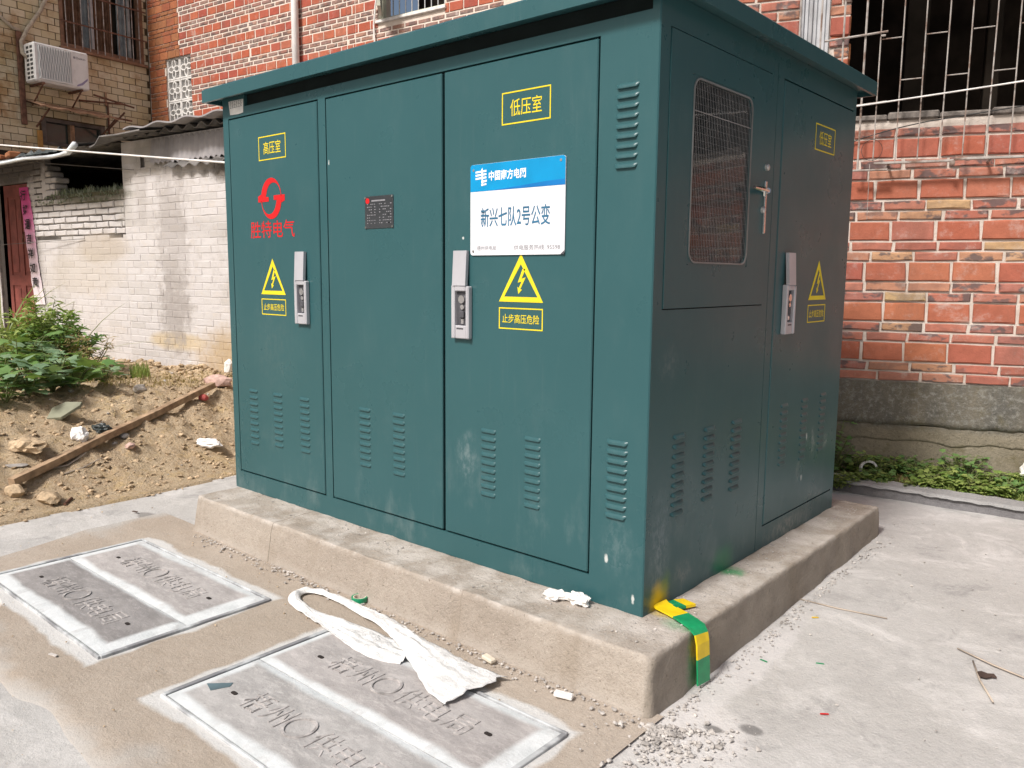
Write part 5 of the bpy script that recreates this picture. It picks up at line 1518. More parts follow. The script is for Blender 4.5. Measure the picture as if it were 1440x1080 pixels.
for (z_, e_) in ((2.166, -7.80), (2.232, -7.86), (2.298, -7.82), (2.364, -7.93), (2.430, -7.98)):
    b = MB(); b.cbox((-8.12, -0.002 + U(-.006, .004), z_), (e_ - 0.10, 0.16, z_ + 0.058), 0.008); HPT(b, 'brick', M['white_brick'])
    b = MB(); b.cbox((e_ - 0.092, -0.004 + U(-.006, .006), z_ + 0.002), (e_, 0.15, z_ + 0.056), 0.010); HPT(b, 'brick', M['white_brick'])
# moss on the low wall
def tuft(b, base, n, h, spread, w=0.004, lean=0.5):
    for q in range(n):
        p = Vector(base) + Vector((U(-spread, spread), U(-spread, spread), 0)); a = U(0, 2 * pi); hh = h * U(0.5, 1.1); l_ = hh * U(0.1, lean)
        d_ = Vector((cos(a), sin(a), 0)); s_ = Vector((-sin(a), cos(a), 0)) * w * U(0.7, 1.3)
        m_ = p + d_ * l_ * 0.35 + Vector((0, 0, hh * 0.6)); t_ = p + d_ * l_ + Vector((0, 0, hh))
        b.add([p - s_, p + s_, m_ + s_ * .8, m_ - s_ * .8, t_], [(0, 1, 2, 3), (3, 2, 4)])
b = MB()
for q in range(150): tuft(b, (U(-7.85, -6.58), U(0.0, 0.1), 2.16 + (0.0 if True else 0)), 7, U(0.03, 0.085), 0.03, 0.004)
for q in range(90): tuft(b, (U(-8.2, -6.58), -0.008, 2.115 + U(-0.05, 0.04)), 5, 0.03, 0.02, 0.004)
HPT(b, 'moss', M['moss'], kind='stuff')
# interior closes dark
b = MB(); b.add([(-11.0, 3.0, -0.2), (-3.72, 3.0, -0.2), (-3.72, 3.0, 3.0), (-11.0, 3.0, 3.0), (-11, 0.21, -0.2), (-11, 0.21, 3.0), (-3.72, 0.21, -0.2), (-3.72, 0.21, 3.0)], [(0, 1, 2, 3), (4, 0, 3, 5)])
b.add([(-11, 0.21, 0.40), (-3.72, 0.21, 0.40), (-3.72, 3.0, 0.40), (-11, 3.0, 0.40)], [(0, 1, 2, 3)])
HPT(b, 'room', M['interior'])
# roof: corrugated sheets
def corr(s0, s1, y0, y1, z0, z1, pitch, amp, th=0.008):
    b = MB(); n_ = int((s1 - s0) / pitch * 8); vs = []; fs = []
    for i in range(n_ + 1):
        s_ = s0 + (s1 - s0) * i / n_; w = amp * sin(2 * pi * (s_ - s0) / pitch)
        vs += [(s_, y0, z0 + w), (s_, y1, z1 + w), (s_, y1, z1 + w - th), (s_, y0, z0 + w - th)]
    for i in range(n_):
        for k in range(4): fs.append((i * 4 + k, i * 4 + (k + 1) % 4, i * 4 + 4 + (k + 1) % 4, i * 4 + 4 + k))
    b.add(vs, fs); return b
def moved(b, f): b.v = [f(*p) for p in b.v]; return b
HPT(corr(-6.62, -3.6, -0.10, 3.30, 2.63, 2.98, 0.18, 0.022), 'roof_sheet', M['asbestos'], smooth=False)
HPT(moved(corr(-6.10, -3.6, -0.24, 0.6, 2.655, 2.72, 0.42, 0.014, 0.012), lambda x, y, z: (x, y, z + 0.02 * (x + 6.1) / 2.0)), 'roof_sheet', M['sheet_pale'])
b = MB(); vs = []; fs = []
for i in range(13):
    s_ = -6.72 + 0.98 * i / 12; u = i / 12
    zf = 2.545 + 0.03 * (1 - u) + 0.05 * max(0, u - 0.6) - (0.05 * max(0, 0.2 - abs(u - 0.14)) / 0.2 if u < 0.34 else 0) + (0.045 if u > 0.28 else 0)
    vs += [(s_, -0.30, zf), (s_ + 0.05, -0.02, 2.625 + 0.03 * u), (s_ + 0.05, -0.02, 2.615 + 0.03 * u), (s_, -0.30, zf - 0.012)]
for i in range(12):
    for k in range(4): fs.append((i * 4 + k, i * 4 + (k + 1) % 4, i * 4 + 4 + (k + 1) % 4, i * 4 + 4 + k))
b.add(vs, fs); HPT(b, 'lifted_flap', M['asbestos'])
HPT(moved(corr(-6.03, -3.75, -0.03, -0.029, 2.37, 2.58, 0.075, 0.010, 0.01), lambda x, y, z: (x, -0.03 + 0.004 * sin(2 * pi * x / 0.075) + (0.0 if z < 2.45 else 0.02), z)), 'grey_panel', M['sheet_pale'])
HPT(corr(-5.75, -3.75, -0.075, 0.0, 2.315, 2.365, 0.17, 0.016, 0.012), 'flashing', M['asbestos'])
HPT(corr(-11.2, -6.66, -0.02, 3.30, 2.60, 2.98, 0.18, 0.018), 'roof_sheet', M['asbestos'])
# awning over the door and the gap with a pale front edge
b = MB(); vs = []; fs = []
for i in range(31):
    u = i / 30; s_ = -10.6 + 4.02 * u
    zf = 2.475 - 0.035 * u + 0.007 * sin(i * 0.9) + (0.07 * sstep(0.96, 1.0, u))
    vs += [(s_, -0.42, zf + 0.030), (s_, 0.02, 2.625), (s_, 0.02, 2.61), (s_, -0.41, zf - 0.004)]
for i in range(30):
    for k in range(4): fs.append((i * 4 + k, i * 4 + (k + 1) % 4, i * 4 + 4 + (k + 1) % 4, i * 4 + 4 + k))
b.add(vs, fs); HPT(b, 'awning_sheet', M['asbestos'])
b = MB(); b.tube([(-10.6 + 4.02 * i / 30, -0.428, 2.490 - 0.035 * i / 30 + 0.007 * sin(i * 0.9) + 0.07 * sstep(0.96, 1.0, i / 30)) for i in range(31)], [0.016] * 29 + [0.026, 0.03], 6); HPT(b, 'awning_edge', M['tarp'], smooth=True)
b = MB(); vs = []; fs = []
for i in range(25):
    u = i / 24; s_ = -11.0 + 2.62 * u
    vs += [(s_, -1.05, 2.36 + 0.01 * sin(i * 0.9)), (s_, -0.0, 2.60), (s_, -0.0, 2.588), (s_, -1.05, 2.345 + 0.01 * sin(i * 0.9))]
for i in range(24):
    for k in range(4): fs.append((i * 4 + k, i * 4 + (k + 1) % 4, i * 4 + 4 + (k + 1) % 4, i * 4 + 4 + k))
b.add(vs, fs); HPT(b, 'door_shade_sheet', M['asbestos'])  # extra sheet, mostly out of view, added to shade the hut door
# rubble lying on the awning
for (s_, w, h, m_) in ((-8.05, 0.20, 0.06, 'brick_rough'), (-8.34, 0.16, 0.05, 'brick_rough')):
    b = MB(); b.cbox((-w / 2, -0.06, 0), (w / 2, 0.06, h), 0.012)
    o = b.build('loose_brick', M[m_], None, loc=FW.pt(s_, 2.527, 0.30), rot=(0, 0, FW.rz + U(-.3, .3)))
    tag(o, 'broken brick lying on the awning over the hut door' if s_ > -8.2 else 'flat brick piece left of the other brick on the awning', 'brick')
b = MB(); vs = []; fs = []
for i in range(17):
    u = i / 16
    vs += [(-0.45 + 0.9 * u, -0.05 + 0.02 * sin(i * 2.1), 0.0), (-0.45 + 0.9 * u, 0.0, 0.05 + 0.022 * sin(i * 1.7) + 0.012 * sin(i * 4.1)), (-0.45 + 0.9 * u, 0.07, 0.0)]
for i in range(16): fs += [(3 * i, 3 * i + 3, 3 * i + 4, 3 * i + 1), (3 * i + 1, 3 * i + 4, 3 * i + 5, 3 * i + 2)]
b.add(vs, fs); o = b.build('crumpled_sheet', simple('blue_white_plastic', (0.38, 0.45, 0.55), 0.4, 0.5, var=0.5, scale=14), None, loc=FW.pt(-8.72, 2.515, 0.34), rot=(0, 0, FW.rz))
tag(o, 'crumpled bluish plastic sheet on the awning at the left edge', 'plastic sheet')
b = MB(); b.v = []; b.add(vs, fs); o = b.build('crumpled_sheet', M['rag_black'], None, loc=FW.pt(-7.45, 2.507, 0.33), rot=(0, 0, FW.rz))
o.scale = (0.9, 1, 0.8); tag(o, 'dark crumpled sheet on the awning over the gap of the hut', 'plastic sheet')
# door leaf and dark doorway
dr = empty('door', (0, 0, 0)); dr.parent = hut; dr.location = (-8.8 - SW_, 0, 0.30 - ZW)
def DP(b, nm, m): o = b.build(nm, m, dr); o.location = (8.8, 0, -0.30); return o
b = MB()
b.sheet(-9.10, -8.46, 0.35, 2.33, [(-9.03, -8.83, 1.32, 2.2), (-8.73, -8.53, 1.32, 2.2), (-9.03, -8.83, 0.62, 1.2), (-8.73, -8.53, 0.62, 1.2)], 0.05, 0.012)
b.box((-9.10, 0.062, 0.35), (-8.46, 0.09, 2.33)); DP(b, 'leaf', M['door_red'])
for (a, c) in ((-9.03, -8.83), (-8.73, -8.53)):
    for (z0_, z1_) in ((1.32, 2.2), (0.62, 1.2)):
        b = MB(); b.cbox((a + 0.03, 0.0535, z0_ + 0.03), (c - 0.03, 0.0615, z1_ - 0.03), 0.004); DP(b, 'panel', M['door_red'])
b = MB(); b.tube([(-8.70 + 0.02, 0.048, 1.80), (-8.66, 0.03, 1.78), (-8.67, 0.02, 1.70), (-8.69, 0.048, 1.68)], 0.008, 6); DP(b, 'pull', M['rusty'])
# couplet strip on the jamb
b = MB(); vs = []; fs = []
for i in range(25):
    u = i / 24; z_ = 1.28 * (1 - u); cs_ = 0.21 * u + 0.015 * sin(u * 7)
    wl = 0.095 + 0.006 * sin(i * 1.7); wr = 0.095 + 0.006 * sin(i * 2.3 + 1)
    for (x, y) in ((-wl, -0.010 - 0.012 * abs(sin(u * 5))), (0, -0.014 - 0.004 * sin(u * 9)), (wr, -0.006)): vs.append((cs_ + x, y, z_))
for i in range(24):
    for k in range(2): fs.append((3 * i + k, 3 * i + 3 + k, 3 * i + 4 + k, 3 * i + 1 + k))
b.add(vs, fs)
cp = b.build('couplet_strip', M['pink_paper'], None, True, FW.pt(-8.50, 1.00, 0.003), (0, 0, FW.rz))
tag(cp, 'faded pink paper couplet strip with black characters beside the red door', 'couplet')
for k, ch in enumerate('行好運吉祥如意'):
    u = (k + 0.55) / 8.1; z_ = 1.28 * (1 - u); cs_ = 0.21 * u + 0.015 * sin(u * 7)
    b = MB(); text_into(b, ch, cs_ - 0.058, cs_ + 0.058, z_ - 0.058, z_ + 0.055, -0.030, 0.02); b.build('character', M['ink_black'], cp)

cable('cable', sag(FW.pt(-10.2, 2.90, 0.52), FW.pt(-3.75, 2.135, 0.52), 0.006), 0.0085, 'wire_white', 'white cable running from the left edge to behind the kiosk')
cable('cable', sag(FW.pt(-8.6, 2.57, 0.02), FW.pt(-6.3, 2.325, 0.03), 0.0), 0.004, 'asbestos', 'thin grey cable in the dark gap of the hut')
cable('cable', sag(FW.pt(-10.8, 1.60, 0.3), FW.pt(-7.3, 1.70, 0.01), 0.0), 0.003, 'asbestos', 'thin grey cable crossing the couplet strip')

# ------------------------------------------------------------------ kerb and weed bed on the right
kb = MB(); kt = MB(); fv = []; tv = []; n_ = 220
for i in range(n_ + 1):
    x = -1.6 + 6.6 * i / n_; v = Vector((x * 4, 0, 0)); v2 = Vector((x * 17, 3, 0)); v3 = Vector((x * 45, 7, 0))
    yb = 2.685 + 0.05 * x; nf = 0.008 * noise.noise(v) + 0.005 * noise.noise(v2) + 0.003 * noise.noise(v3)
    zt = 0.135 + 0.005 * noise.noise(v2 + Vector((1, 1, 1))); zl = zt - 0.018 - 0.010 * noise.noise(v2 * 1.3) - 0.005 * noise.noise(v3)
    fv += [(x, yb + 0.006 + nf * 0.5, 0.02), (x, yb + 0.012 + nf, 0.085), (x, yb + 0.014 + nf, zt - 0.004)]
    tv += [(x, yb + 0.013 + nf, zl), (x, yb - 0.004 + nf * 1.5, zl + 0.002), (x, yb + 0.001 + nf * 1.5, zt - 0.006), (x, yb + 0.014 + nf, zt), (x, yb + 0.14 + nf, zt + 0.004), (x, yb + 0.16, 0.05)]
kf = []; tf = []
for i in range(n_):
    for k in range(2): kf.append((i * 3 + k, i * 3 + 3 + k, i * 3 + 4 + k, i * 3 + k + 1))
    for k in range(5): tf.append((i * 6 + k, i * 6 + 6 + k, i * 6 + 7 + k, i * 6 + k + 1))
kb.add(fv, kf); kt.add(tv, tf)
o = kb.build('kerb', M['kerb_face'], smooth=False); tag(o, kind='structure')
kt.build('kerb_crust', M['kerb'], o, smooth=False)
def bed_z(x, y): 
    v = Vector((x, y, 0))
    return 0.10 + 0.03 * noise.noise(v * 4) + 0.02 * noise.noise(v * 13) + 0.03 * sstep(2.85, 3.3, y - 0.2 * x)
tag(grid(-1.6, 5.0, 2.80, 5.1, 0.045, bed_z).build('weed_bed_soil', M['soil'], smooth=True), kind='structure')

# ------------------------------------------------------------------ plants
def leaf_verts(L, w, fold=0.25, droop=0.3, n=5, shape='oval'):
    """leaf along +x from the origin, midrib folded"""
    vs = []; fs = []
    for i in range(n + 1):
        u = i / n
        if shape == 'oval': ww = w * sin(pi * min(1, u * 0.93 + 0.05)) ** 0.8
        elif shape == 'blade': ww = w * (1 - u) ** 0.6 * min(1, u * 6 + 0.25)
        else: ww = w * (0.35 + 0.65 * abs(sin(u * pi * 2.5 + 0.5))) * (1 - u * u) ** 0.5 if u < 1 else 0
        z = -droop * L * u * u
        vs += [(L * u, -ww, z + fold * ww), (L * u, 0, z), (L * u, ww, z + fold * ww)]
    for i in range(n):
        a = i * 3; fs += [(a, a + 3, a + 4, a + 1), (a + 1, a + 4, a + 5, a + 2)]
    return vs, fs
def lobed(L, w, droop=0.25):
    """five-lobed broad leaf"""
    out = []
    for a, r in ((-150, .30), (-100, .55), (-72, .42), (-48, .80), (-24, .62), (0, 1.0), (24, .62), (48, .80), (72, .42), (100, .55), (150, .30)):
        t = radians(a); x = 0.32 * L + 0.68 * L * r * cos(t); y = w * 1.25 * r * sin(t)
        d = (x * x / (L * L) + y * y / (w * w) * 0.5)
        out.append((x, y, -droop * L * d + 0.12 * abs(y) + U(-.006, .006)))
    vs = [(0.32 * L, 0, 0.0), (0, 0, 0.0)] + out
    fs = [(0, 2 + k, 3 + k) for k in range(10)] + [(0, 12, 1), (0, 1, 2)]
    return vs, fs
def leaf_set(kind, m, L, w, n=4):
    r_ = []
    for q in range(n):
        b = MB()
        if kind == 'lobed': b.add(*lobed(L * U(.85, 1.15), w * U(.85, 1.15), U(.15, .4)))
        else: b.add(*leaf_verts(L * U(.85, 1.15), w * U(.85, 1.15), U(.15, .4), U(.15, .5), 5, kind))
        r_.append(b.mesh('leaf', m, True))
    return r_
LS_LOBE = leaf_set('lobed', M['leaf'], 0.17, 0.10)
LS_LOBE2 = leaf_set('lobed', M['leaf_grey'], 0.16, 0.095)
LS_OVAL = leaf_set('oval', M['leaf_fresh'], 0.13, 0.04)
LS_SMALL = leaf_set('lobed', M['leaf'], 0.075, 0.045)
LS_SMALLF = leaf_set('lobed', M['leaf_fresh'], 0.07, 0.04)

def rot_to(d, roll=0.0):
    """euler that turns +x to direction d"""
    d = d.normalized()
    return (Matrix.Rotation(atan2(d.y, d.x), 4, 'Z') @ Matrix.Rotation(-math.asin(max(-1, min(1, d.z))), 4, 'Y') @ Matrix.Rotation(roll, 4, 'X')).to_euler()

def broad_plant(p, h, nst, sets, label, name='weed_plant', group='broad leaved weeds by the hut wall', spread=0.5, leaves=7, sc=1.0):
    r = empty(name, p, U(0, 6), label, 'plant', group)
    stm = MB()
    for k in range(nst):
        a = 2 * pi * k / nst + U(-.5, .5); ln = h * U(0.65, 1.1)
        d = Vector((cos(a) * spread * U(.3, 1.0), sin(a) * spread * U(.3, 1.0), 1)).normalized()
        pts = [Vector((0, 0, -0.02)), d * ln * 0.5 + Vector((0, 0, ln * 0.06)), d * ln]
        stm.tube(pts, [0.006, 0.0045, 0.003], 5)
        for q in range(leaves):
            u = (q + 1.2) / (leaves + 0.4); at_ = pts[0].lerp(pts[1], u * 2) if u < 0.5 else pts[1].lerp(pts[2], (u - 0.5) * 2)
            aa = a + q * 2.4 + U(-.5, .5)
            ld = Vector((cos(aa), sin(aa), U(-0.1, 0.55)))
            pl = at_ + ld.normalized() * 0.05 * sc
            stm.tube([at_, pl], 0.0022, 4, False)
            s_ = sc * U(0.7, 1.15) * (1.1 - 0.35 * u)
            inst('leaf', random.choice(sets), r, pl, rot_to(ld, U(-.5, .5)), (s_, s_, s_))
    stm.build('stem', M['stem'], r)
    return r
def fine_bush(p, h, rad, n, m, label, name='weed_bush', group=None, L=0.06, w=0.010, shape='oval'):
    """bushy weed with many narrow leaves: stems and one foliage part"""
    r = empty(name, p, U(0, 6), label, 'plant', group)
    st = MB(); fo_ = MB()
    ns = max(6, n // 40)
    for k in range(ns):
        a = U(0, 2 * pi); rr = rad * sqrt(U(0.02, 1)); top = Vector((cos(a) * rr, sin(a) * rr, h * U(0.55, 1.08) * (1 - 0.45 * (rr / rad) ** 2)))
        b0 = Vector((top.x * 0.25, top.y * 0.25, -0.02))
        mid = b0.lerp(top, 0.5) + Vector((U(-.03, .03), U(-.03, .03), 0.04))
        st.tube([b0, mid, top], [0.005, 0.004, 0.002], 4)
        for q in range(n // ns):
            u = U(0.15, 1.03); c_ = b0.lerp(mid, u * 2) if u < .5 else mid.lerp(top, (u - .5) * 2)
            aa = U(0, 2 * pi); d = Vector((cos(aa), sin(aa), U(-.2, .9)))
            vs, fs = leaf_verts(L * U(.6, 1.3), w * U(.7, 1.3), .3, U(0, .6), 2, shape)
            fo_.add(vs, fs, Matrix.Translation(c_) @ rot_to(d, U(-1, 1)).to_matrix().to_4x4())
    st.build('stem', M['stem'], r)
    fo_.build('foliage', m, r, kind='stuff')
    return r
def blade_clump(p, n, L, m, label, name, lean=(0, 0), w=0.011, group=None):
    r = empty(name, p, 0, label, 'plant', group)
    for k in range(n):
        a = U(0, 2 * pi); d = Vector((cos(a) * U(.2, .9) + lean[0], sin(a) * U(.2, .9) + lean[1], U(.6, 1.2)))
        b = MB(); b.add(*leaf_verts(L * U(.6, 1.1), w * U(.7, 1.2), .3, U(.2, .9), 6, 'blade'))
        b.build('blade', m, r, True, (U(-.05, .05), U(-.05, .05), 0), rot_to(d, U(-.4, .4)))
    return r

GW = 'weeds growing against the hut wall'
def on_soil(x, y): return Vector((x, y, soil_z(x, y)))
blade_clump(at(6, 500), 40, 0.95, M['blade'], 'tall yellowish bamboo like weed in front of the red door', 'bamboo_grass', (0.1, 0), 0.016)
blade_clump(at(36, 515), 22, 0.62, M['blade'], 'shorter bamboo like weed beside the couplet strip', 'bamboo_grass', (0.25, 0.0), 0.014)
fine_bush(at(58, 522), 0.66, 0.40, 1900, M['leaf_fresh'], 'tallest bushy feathery weed below the couplet strip', 'weed_bush', GW, 0.085, 0.013)
fine_bush(at(92, 525), 0.58, 0.36, 1500, M['leaf'], 'mid height feathery weed right of the tallest bush', 'weed_bush', GW, 0.075, 0.012)
fine_bush(at(116, 526), 0.46, 0.28, 520, M['dry_grass'], 'half dried brownish weed at the right end of the bushes', 'weed_bush', GW, 0.07, 0.006)
blade_clump(at(104, 522), 14, 0.70, M['blade'], 'few long arching blades above the half dried weed', 'bamboo_grass', (0.35, 0), 0.010)
gp = 'broad leaved weeds on the soil slope'
broad_plant(at(8, 566), 0.30, 5, LS_LOBE, 'broad leaved weed at the left edge of the photo, lowest on the slope', group=gp, spread=0.9, leaves=6)
broad_plant(at(42, 556), 0.30, 5, LS_LOBE2, 'greyish broad leaved weed, second from the left edge', group=gp, spread=0.9, leaves=6)
broad_plant(at(75, 551), 0.30, 5, LS_LOBE2, 'greyish broad leaved weed in the middle of the row', group=gp, spread=0.9, leaves=6, sc=1.1)
broad_plant(at(106, 546), 0.28, 5, LS_LOBE, 'dark green broad leaved weed right of the middle of the row', group=gp, spread=1.0, leaves=6, sc=1.05)
broad_plant(at(28, 536), 0.42, 6, LS_LOBE, 'taller broad leaved weed behind the row at the left', group=gp, spread=0.7, leaves=6)
broad_plant(at(68, 533), 0.38, 5, LS_LOBE2, 'taller greyish broad leaved weed under the feathery bush', group=gp, spread=0.7, leaves=6)
broad_plant(at(122, 536), 0.24, 4, LS_OVAL, 'fresh green oval leaved weed near the hut wall', group=gp, spread=0.8, leaves=6)
broad_plant(at(150, 534), 0.17, 4, LS_LOBE2, 'low sprawling weed at the right end of the row', group=gp, spread=1.6, leaves=4)
broad_plant(at(4, 548), 0.40, 5, LS_LOBE, 'dense broad leaved weed cut by the left photo edge', group=gp, spread=0.8, leaves=6)
b = MB()
for q in range(60):
    px = U(188, 208); p = at(px, U(524, 532)); tuft(b, p, 3, U(.05, .14), .03, .004)
tag(b.build('grass_tuft', M['grass'], kind='stuff'))
b = MB()
for q in range(420):
    p = at(U(120, 330), U(526, 545)); tuft(b, p, 2, U(.02, .06), .03, .003, 1.2)
for q in range(500):
    p = on_soil(U(-6.5, -3.7), U(-1.2, 1.2)); tuft(b, p, 1, U(.01, .035), .03, .002, 2.5)
tag(b.build('dry_grass', M['dry_grass'], kind='stuff'))

# weeds behind the kerb
def bedp(s, out): 
    p = FR.pt(s, 0, out); return Vector((p.x, p.y, bed_z(p.x, p.y)))
gk = 'small weeds between the kerb and the brick wall'
spots = [(1.02, 0.07, 0.13, LS_SMALLF, 'pale low weed against the footing above the brown patch'), (0.90, 0.28, 0.09, LS_SMALL, 'small weed at the kerb edge below the plastic ring'), (1.18, 0.30, 0.09, LS_SMALLF, 'yellow green weed leaning over the kerb, middle of the bed'), (1.45, 0.28, 0.10, LS_SMALLF, 'pale weed leaning over the kerb, right part of the bed'), (1.64, 0.26, 0.11, LS_SMALL, 'dark weed nearest the right photo edge'), (0.66, 0.10, 0.36, LS_SMALL, 'leafy weed touching the kiosk corner, tallest behind the kerb'), (0.83, 0.10, 0.17, LS_SMALLF, 'fresh weed just left of the white plastic ring'),
         (0.94, 0.13, 0.17, LS_SMALL, 'dark weed right of the white plastic ring'), (1.12, 0.14, 0.12, LS_SMALL, 'low weed behind the dry brown patch'), (1.24, 0.16, 0.14, LS_SMALLF, 'yellow green weed in the middle of the bed'),
         (1.42, 0.06, 0.20, LS_SMALL, 'upright weed against the footing, right part of the bed'), (1.55, 0.15, 0.10, LS_SMALLF, 'low weed left of the white scrap at the photo edge'), (1.33, 0.12, 0.10, LS_SMALL, 'small weed between the yellow green and the upright one')]
for (s_, o_, h_, st_, lb) in spots:
    broad_plant(bedp(s_, o_), h_, 7, st_, lb, 'weed_plant', gk, 1.0, 11, 0.8)
b = MB()
for q in range(1500):
    s_ = U(0.3, 2.4); o_ = U(0.01, 0.42)
    if noise.noise(Vector((s_ * 4.5, o_ * 6, 7))) < 0.0: continue
    p = bedp(s_, o_); tuft(b, p, 4, U(.02, .065), .035, .0035, 1.6)
tag(b.build('grass_bed', M['grass'], kind='stuff'))
b = MB()
for q in range(4200):
    s_ = U(0.3, 2.3); o_ = U(0.03, 0.42)
    if noise.noise(Vector((s_ * 5, o_ * 7, 2))) < 0.02: continue
    p = bedp(s_, o_) + Vector((0, 0, .008)); a = U(0, 6.28)
    for q2 in range(3):
        a += 2.1; vs, fs = leaf_verts(U(.018, .04), U(.007, .014), .2, .3, 2, 'oval')
        b.add(vs, fs, Matrix.Translation(p + Vector((0, 0, U(.0, .055)))) @ rot_to(Vector((cos(a), sin(a), U(.0, .8)))).to_matrix().to_4x4())
tag(b.build('ground_cover', M['leaf_fresh'], kind='stuff'))
b = MB()
for q in range(420):
    s_ = U(0.95, 1.14) if q < 280 else U(1.62, 1.9); p = bedp(s_, U(0.15, 0.30)); tuft(b, p, 4, U(.02, .05), .03, .004, 2.2)
tag(b.build('dry_weeds', M['dry_grass'], kind='stuff'))
thing_rag = None
# white ring and rag in the bed
p = bedp(0.865, 0.16) + Vector((0, 0, 0.075))
b = MB(); b.ring([(0.056 * cos(2 * pi * k / 26 + .6), 0.056 * sin(2 * pi * k / 26 + .6)) for k in range(27)], [(0.043 * cos(2 * pi * k / 26 + .6), 0.043 * sin(2 * pi * k / 26 + .6)) for k in range(27)], -0.012, 0.012)
o = b.build('plastic_ring', M['rag_white'], None, False, p, (radians(-12), 0.15, radians(34))); tag(o, 'white plastic ring lying in the weeds behind the kerb', 'plastic ring')

def rock(r, st=(1, 1, 0.7), seed=0, sub=2, amp=0.28, f=1.6):
    bm = bmesh.new(); bmesh.ops.create_icosphere(bm, subdivisions=sub, radius=r)
    for v in bm.verts:
        n_ = noise.noise(v.co / r * f + Vector((seed * 7.1, seed * 3.3, 1)))
        v.co *= 1 + amp * n_
        v.co.x *= st[0]; v.co.y *= st[1]; v.co.z *= st[2]
    b = MB(); bm.verts.ensure_lookup_table()
    b.v = [tuple(v.co) for v in bm.verts]; b.f = [tuple(v.index for v in f_.verts) for f_ in bm.faces]; bm.free()
    return b
def thing_rock(name, p, r, st, m, label, cat, seed, rz=0.0, sink=0.25, amp=0.3, sub=3, f=1.6, smooth=False):
    o = rock(r, st, seed, sub, amp, f).build(name, M[m], None, smooth, Vector(p) + Vector((0, 0, r * st[2] * (1 - sink))), (0, 0, rz))
    return tag(o, label, cat)
# crumpled rags, stones, shard, plank on the soil
thing_rock('plastic_rag', at(113, 621), 0.060, (1.0, 0.8, 0.9), 'rag_white', 'round crumpled white plastic rag touching the upper side of the plank', 'rag', 3, 0, .2, .45, 3, 2.4)
thing_rock('plastic_rag', at(293, 628), 0.070, (1.5, 0.8, 0.45), 'rag_white', 'flat crumpled white plastic rag right of the plank, near the kiosk', 'rag', 5, .3, .2, .5, 3, 2.2)
thing_rock('plastic_rag', at(143, 609), 0.052, (1.2, 0.8, 0.7), 'rag_black', 'crumpled black plastic rag just above the plank', 'rag', 8, .6, .2, .5, 3, 2.6)
thing_rock('cloth_scrap', at(286, 563), 0.045, (1.0, 0.8, 0.6), 'rag_red', 'faded red cloth scrap under the far end of the plank', 'rag', 9, 0, .2, .5, 2, 2.4)
thing_rock('plastic_rag', at(322, 527), 0.06, (0.6, 0.6, 1.2), 'rag_white', 'white plastic rag sticking up beside the kiosk edge by the hut wall', 'rag', 12, 0, .1, .5, 2, 2.4)
thing_rock('stone', at(308, 543), 0.095, (1.3, 0.8, 0.55), 'pinkstone', 'pinkish flat stone at the far end of the plank', 'stone', 21, .5, .25, .35, 2, 1.5)
thing_rock('stone', at(21, 698), 0.055, (1.2, 0.8, 0.7), 'clod', 'small brown clod below the near end of the plank, close to the left edge', 'stone', 22, .3, .15, .3, 2, 1.5)
thing_rock('stone', at(70, 706), 0.065, (1.5, 0.9, 0.55), 'clod', 'brown flat stone at the edge of the pavement below the plank', 'stone', 23, .1, .2, .3, 2, 1.5)
thing_rock('stone', at(197, 552), 0.05, (1.2, 0.9, 0.7), 'stone', 'grey stone near the hut wall, right of the grass tuft', 'stone', 24, .1, .2, .35, 2, 1.6)
thing_rock('stone', at(174, 616), 0.035, (1.3, 0.9, 0.6), 'gravel', 'small pale stone just below the middle of the plank', 'stone', 25, .1, .2, .35, 2, 1.6)
thing_rock('stone', at(184, 630), 0.040, (0.8, 1.2, 0.5), 'pinkstone', 'small pinkish stone below the pale stone by the plank', 'stone', 26, .8, .2, .35, 2, 1.6)
thing_rock('stone', at(24, 656), 0.04, (1.7, 1.0, 0.25), 'gravel', 'flat pale stone near the left photo edge above the plank', 'stone', 27, .8, .2, .3, 2, 1.6)
thing_rock('clod', at(40, 632), 0.085, (1.5, 1.0, 0.5), 'clod', 'large dark clod of earth left of the white rag', 'clod', 28, .2, .35, .5, 3, 2.2)
thing_rock('plastic_rag', bedp(1.742, 0.10) + Vector((0, 0, .05)), 0.045, (0.9, 0.7, 1.1), 'rag_white', 'white plastic scrap in the weeds at the right photo edge', 'rag', 31, 0, .1, .5, 3, 2.2)
b = MB()
vs = [(-0.105, -0.05, 0), (0.02, -0.068, 0.012), (0.135, 0.005, 0.05), (0.14, 0.03, 0.06), (0.0, 0.055, 0.055), (-0.10, 0.03, 0.03)]
b.add(vs + [(x, y, z + 0.018) for x, y, z in vs], [(5, 4, 3, 2, 1, 0), (6, 7, 8, 9, 10, 11)] + [(k, (k + 1) % 6, (k + 1) % 6 + 6, k + 6) for k in range(6)])
tag(b.build('tile_shard', M['tile_shard'], None, False, at(93, 590) + Vector((0, 0, 0.03)), (0.45, -0.1, 0.55)), 'greyish green broken tile half buried in the soil above the plank', 'tile shard')

